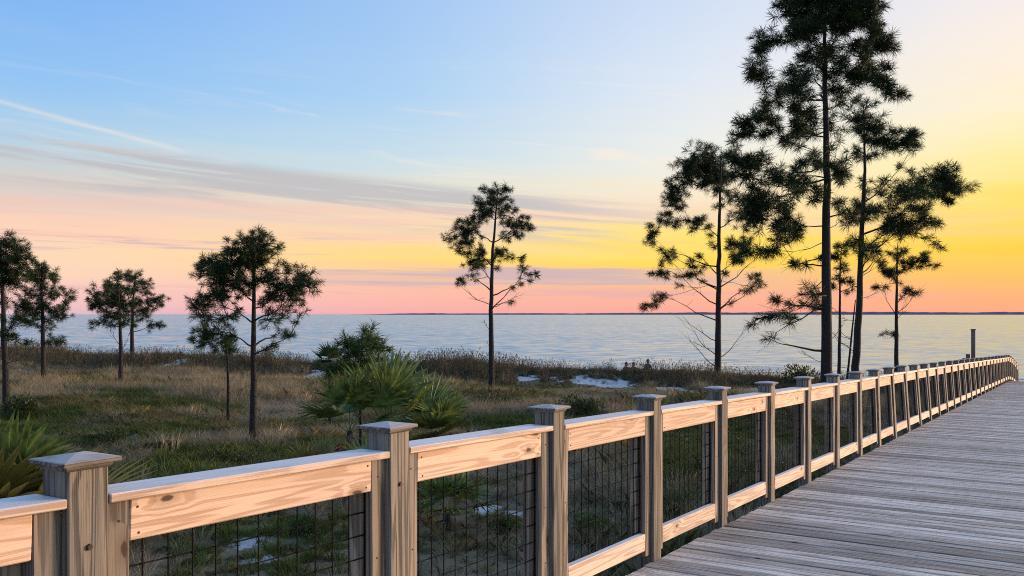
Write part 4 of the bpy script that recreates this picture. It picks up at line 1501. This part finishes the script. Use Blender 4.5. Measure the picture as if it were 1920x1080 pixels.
def scatter(name, kind, pts, scales, label):
    coll, nk = proto_coll[kind]
    n = len(pts)
    me = bpy.data.meshes.new(name)
    me.vertices.add(n)
    me.vertices.foreach_set('co', np.asarray(pts, dtype=np.float32).ravel())
    rot = np.zeros((n, 3), dtype=np.float32)
    rot[:, 2] = rng.uniform(0, 6.283, n)
    rot[:, :2] = rng.normal(0, .10, (n, 2))
    a = me.attributes.new('rot', 'FLOAT_VECTOR', 'POINT')
    a.data.foreach_set('vector', rot.ravel())
    a = me.attributes.new('scl', 'FLOAT', 'POINT')
    a.data.foreach_set('value', np.asarray(scales, dtype=np.float32))
    a = me.attributes.new('pick', 'INT', 'POINT')
    a.data.foreach_set('value', rng.integers(0, nk, n).astype(np.int32))
    me.update()
    o = obj(name, me)
    tag(o, label, 'grass', kind='stuff')
    ng = bpy.data.node_groups.new(name + '_scatter', 'GeometryNodeTree')
    ng.interface.new_socket('Geometry', in_out='INPUT', socket_type='NodeSocketGeometry')
    ng.interface.new_socket('Geometry', in_out='OUTPUT', socket_type='NodeSocketGeometry')
    gi = ng.nodes.new('NodeGroupInput')
    go = ng.nodes.new('NodeGroupOutput')
    ci = ng.nodes.new('GeometryNodeCollectionInfo')
    ci.inputs['Collection'].default_value = coll
    ci.inputs['Separate Children'].default_value = True
    ci.inputs['Reset Children'].default_value = True
    ip = ng.nodes.new('GeometryNodeInstanceOnPoints')
    ip.inputs['Pick Instance'].default_value = True

    def attr(nm, typ):
        nd = ng.nodes.new('GeometryNodeInputNamedAttribute')
        nd.data_type = typ
        nd.inputs['Name'].default_value = nm
        return nd.outputs[0]
    er = ng.nodes.new('FunctionNodeEulerToRotation')
    ng.links.new(attr('rot', 'FLOAT_VECTOR'), er.inputs[0])
    ng.links.new(gi.outputs[0], ip.inputs['Points'])
    ng.links.new(ci.outputs[0], ip.inputs['Instance'])
    ng.links.new(attr('pick', 'INT'), ip.inputs['Instance Index'])
    ng.links.new(er.outputs[0], ip.inputs['Rotation'])
    ng.links.new(attr('scl', 'FLOAT'), ip.inputs['Scale'])
    ng.links.new(ip.outputs[0], go.inputs[0])
    md = o.modifiers.new('scatter', 'NODES')
    md.node_group = ng
    return o


# candidate points: denser near, thinner far; inside a fan a little wider than the view
NC = 150000
Yc = 5.0 + 62.0 * rng.uniform(0, 1, NC) ** .85
Tc = rng.uniform(-.72, .80, NC)
Xc = Tc * Yc
keep = rng.uniform(0, 1, NC) < np.clip(Yc / 40.0, .08, 1.0) * (.70 + .30 * sstep(12, 30, Yc))      # even density per area, more or less
Xc, Yc = Xc[keep], Yc[keep]
u_, n_ = un_of(Xc, Yc)
cyc = crest_y(Xc)
sm = sand_mask(Xc, Yc)
ok = (n_ > 0.35) | (n_ < -5.0)
ok &= rng.uniform(0, 1, len(Xc)) > sm * np.where(Yc < 20, .84, .93)
front = np.clip(sand_mask(Xc, Yc + 1.2) + sand_mask(Xc, Yc + 2.4) + sand_mask(Xc, Yc + 3.6), 0, 1) * sstep(24, 32, Yc) * (Yc < cyc - 4)
ok &= rng.uniform(0, 1, len(Xc)) > front * .72
ok &= Yc < cyc + 6
Xc, Yc, cyc, sm = Xc[ok], Yc[ok], cyc[ok], sm[ok]
Zc = ground_z(Xc, Yc) - .01
na = vnoise(Xc, Yc, .22, 21) * .65 + vnoise(Xc, Yc, .7, 22) * .35
nb = vnoise(Xc, Yc, .30, 23) * .6 + vnoise(Xc, Yc, .9, 24) * .4
rr = rng.uniform(0, 1, len(Xc))
crest_band = sstep(-9, -4, Yc - cyc)
tan_band = sstep(22, 34, Yc) * (1 - crest_band)
is_dark = rr < crest_band * .88
jit = rng.normal(0, .06, len(Xc))
is_green = ~is_dark & (nb + jit * .7 > .555 + .06 * tan_band + .06 * sstep(15, 9, Yc))
is_olive = ~is_dark & ~is_green & (vnoise(Xc, Yc, .38, 31) * .6 + vnoise(Xc, Yc, 1.1, 32) * .4 + jit > .55)
is_tan = ~is_dark & ~is_green & ~is_olive & (na + jit > .59 - .11 * tan_band)
is_grey = ~is_dark & ~is_green & ~is_tan & ~is_olive
pts = np.stack([Xc, Yc, Zc], 1)
sc_ = rng.uniform(.6, 1.3, len(Xc)) * (0.45 + 1.1 * na) * (1 - .55 * np.clip(sand_mask(Xc, Yc + 1.6) + sand_mask(Xc, Yc + 3.0), 0, 1))
for nm, kd, msk, ml, lb in (('dune_grass', 'tan', is_tan, 1.0, 'dry tan dune grass'), ('scrub_grass', 'grey', is_grey, 1.0, 'grey-brown wiry scrub and grass'),
                            ('ground_cover', 'green', is_green, 1.0, 'low dark green ground cover'),
                            ('olive_scrub', 'olive', is_olive, 1.0, 'olive-brown tangled scrub in patches'), ('sea_oats', 'dark', is_dark, .64, 'dark brown sea oats along the dune crest')):
    scatter(nm, kd, pts[msk], sc_[msk] * ml, lb)
    print(nm, int(msk.sum()))
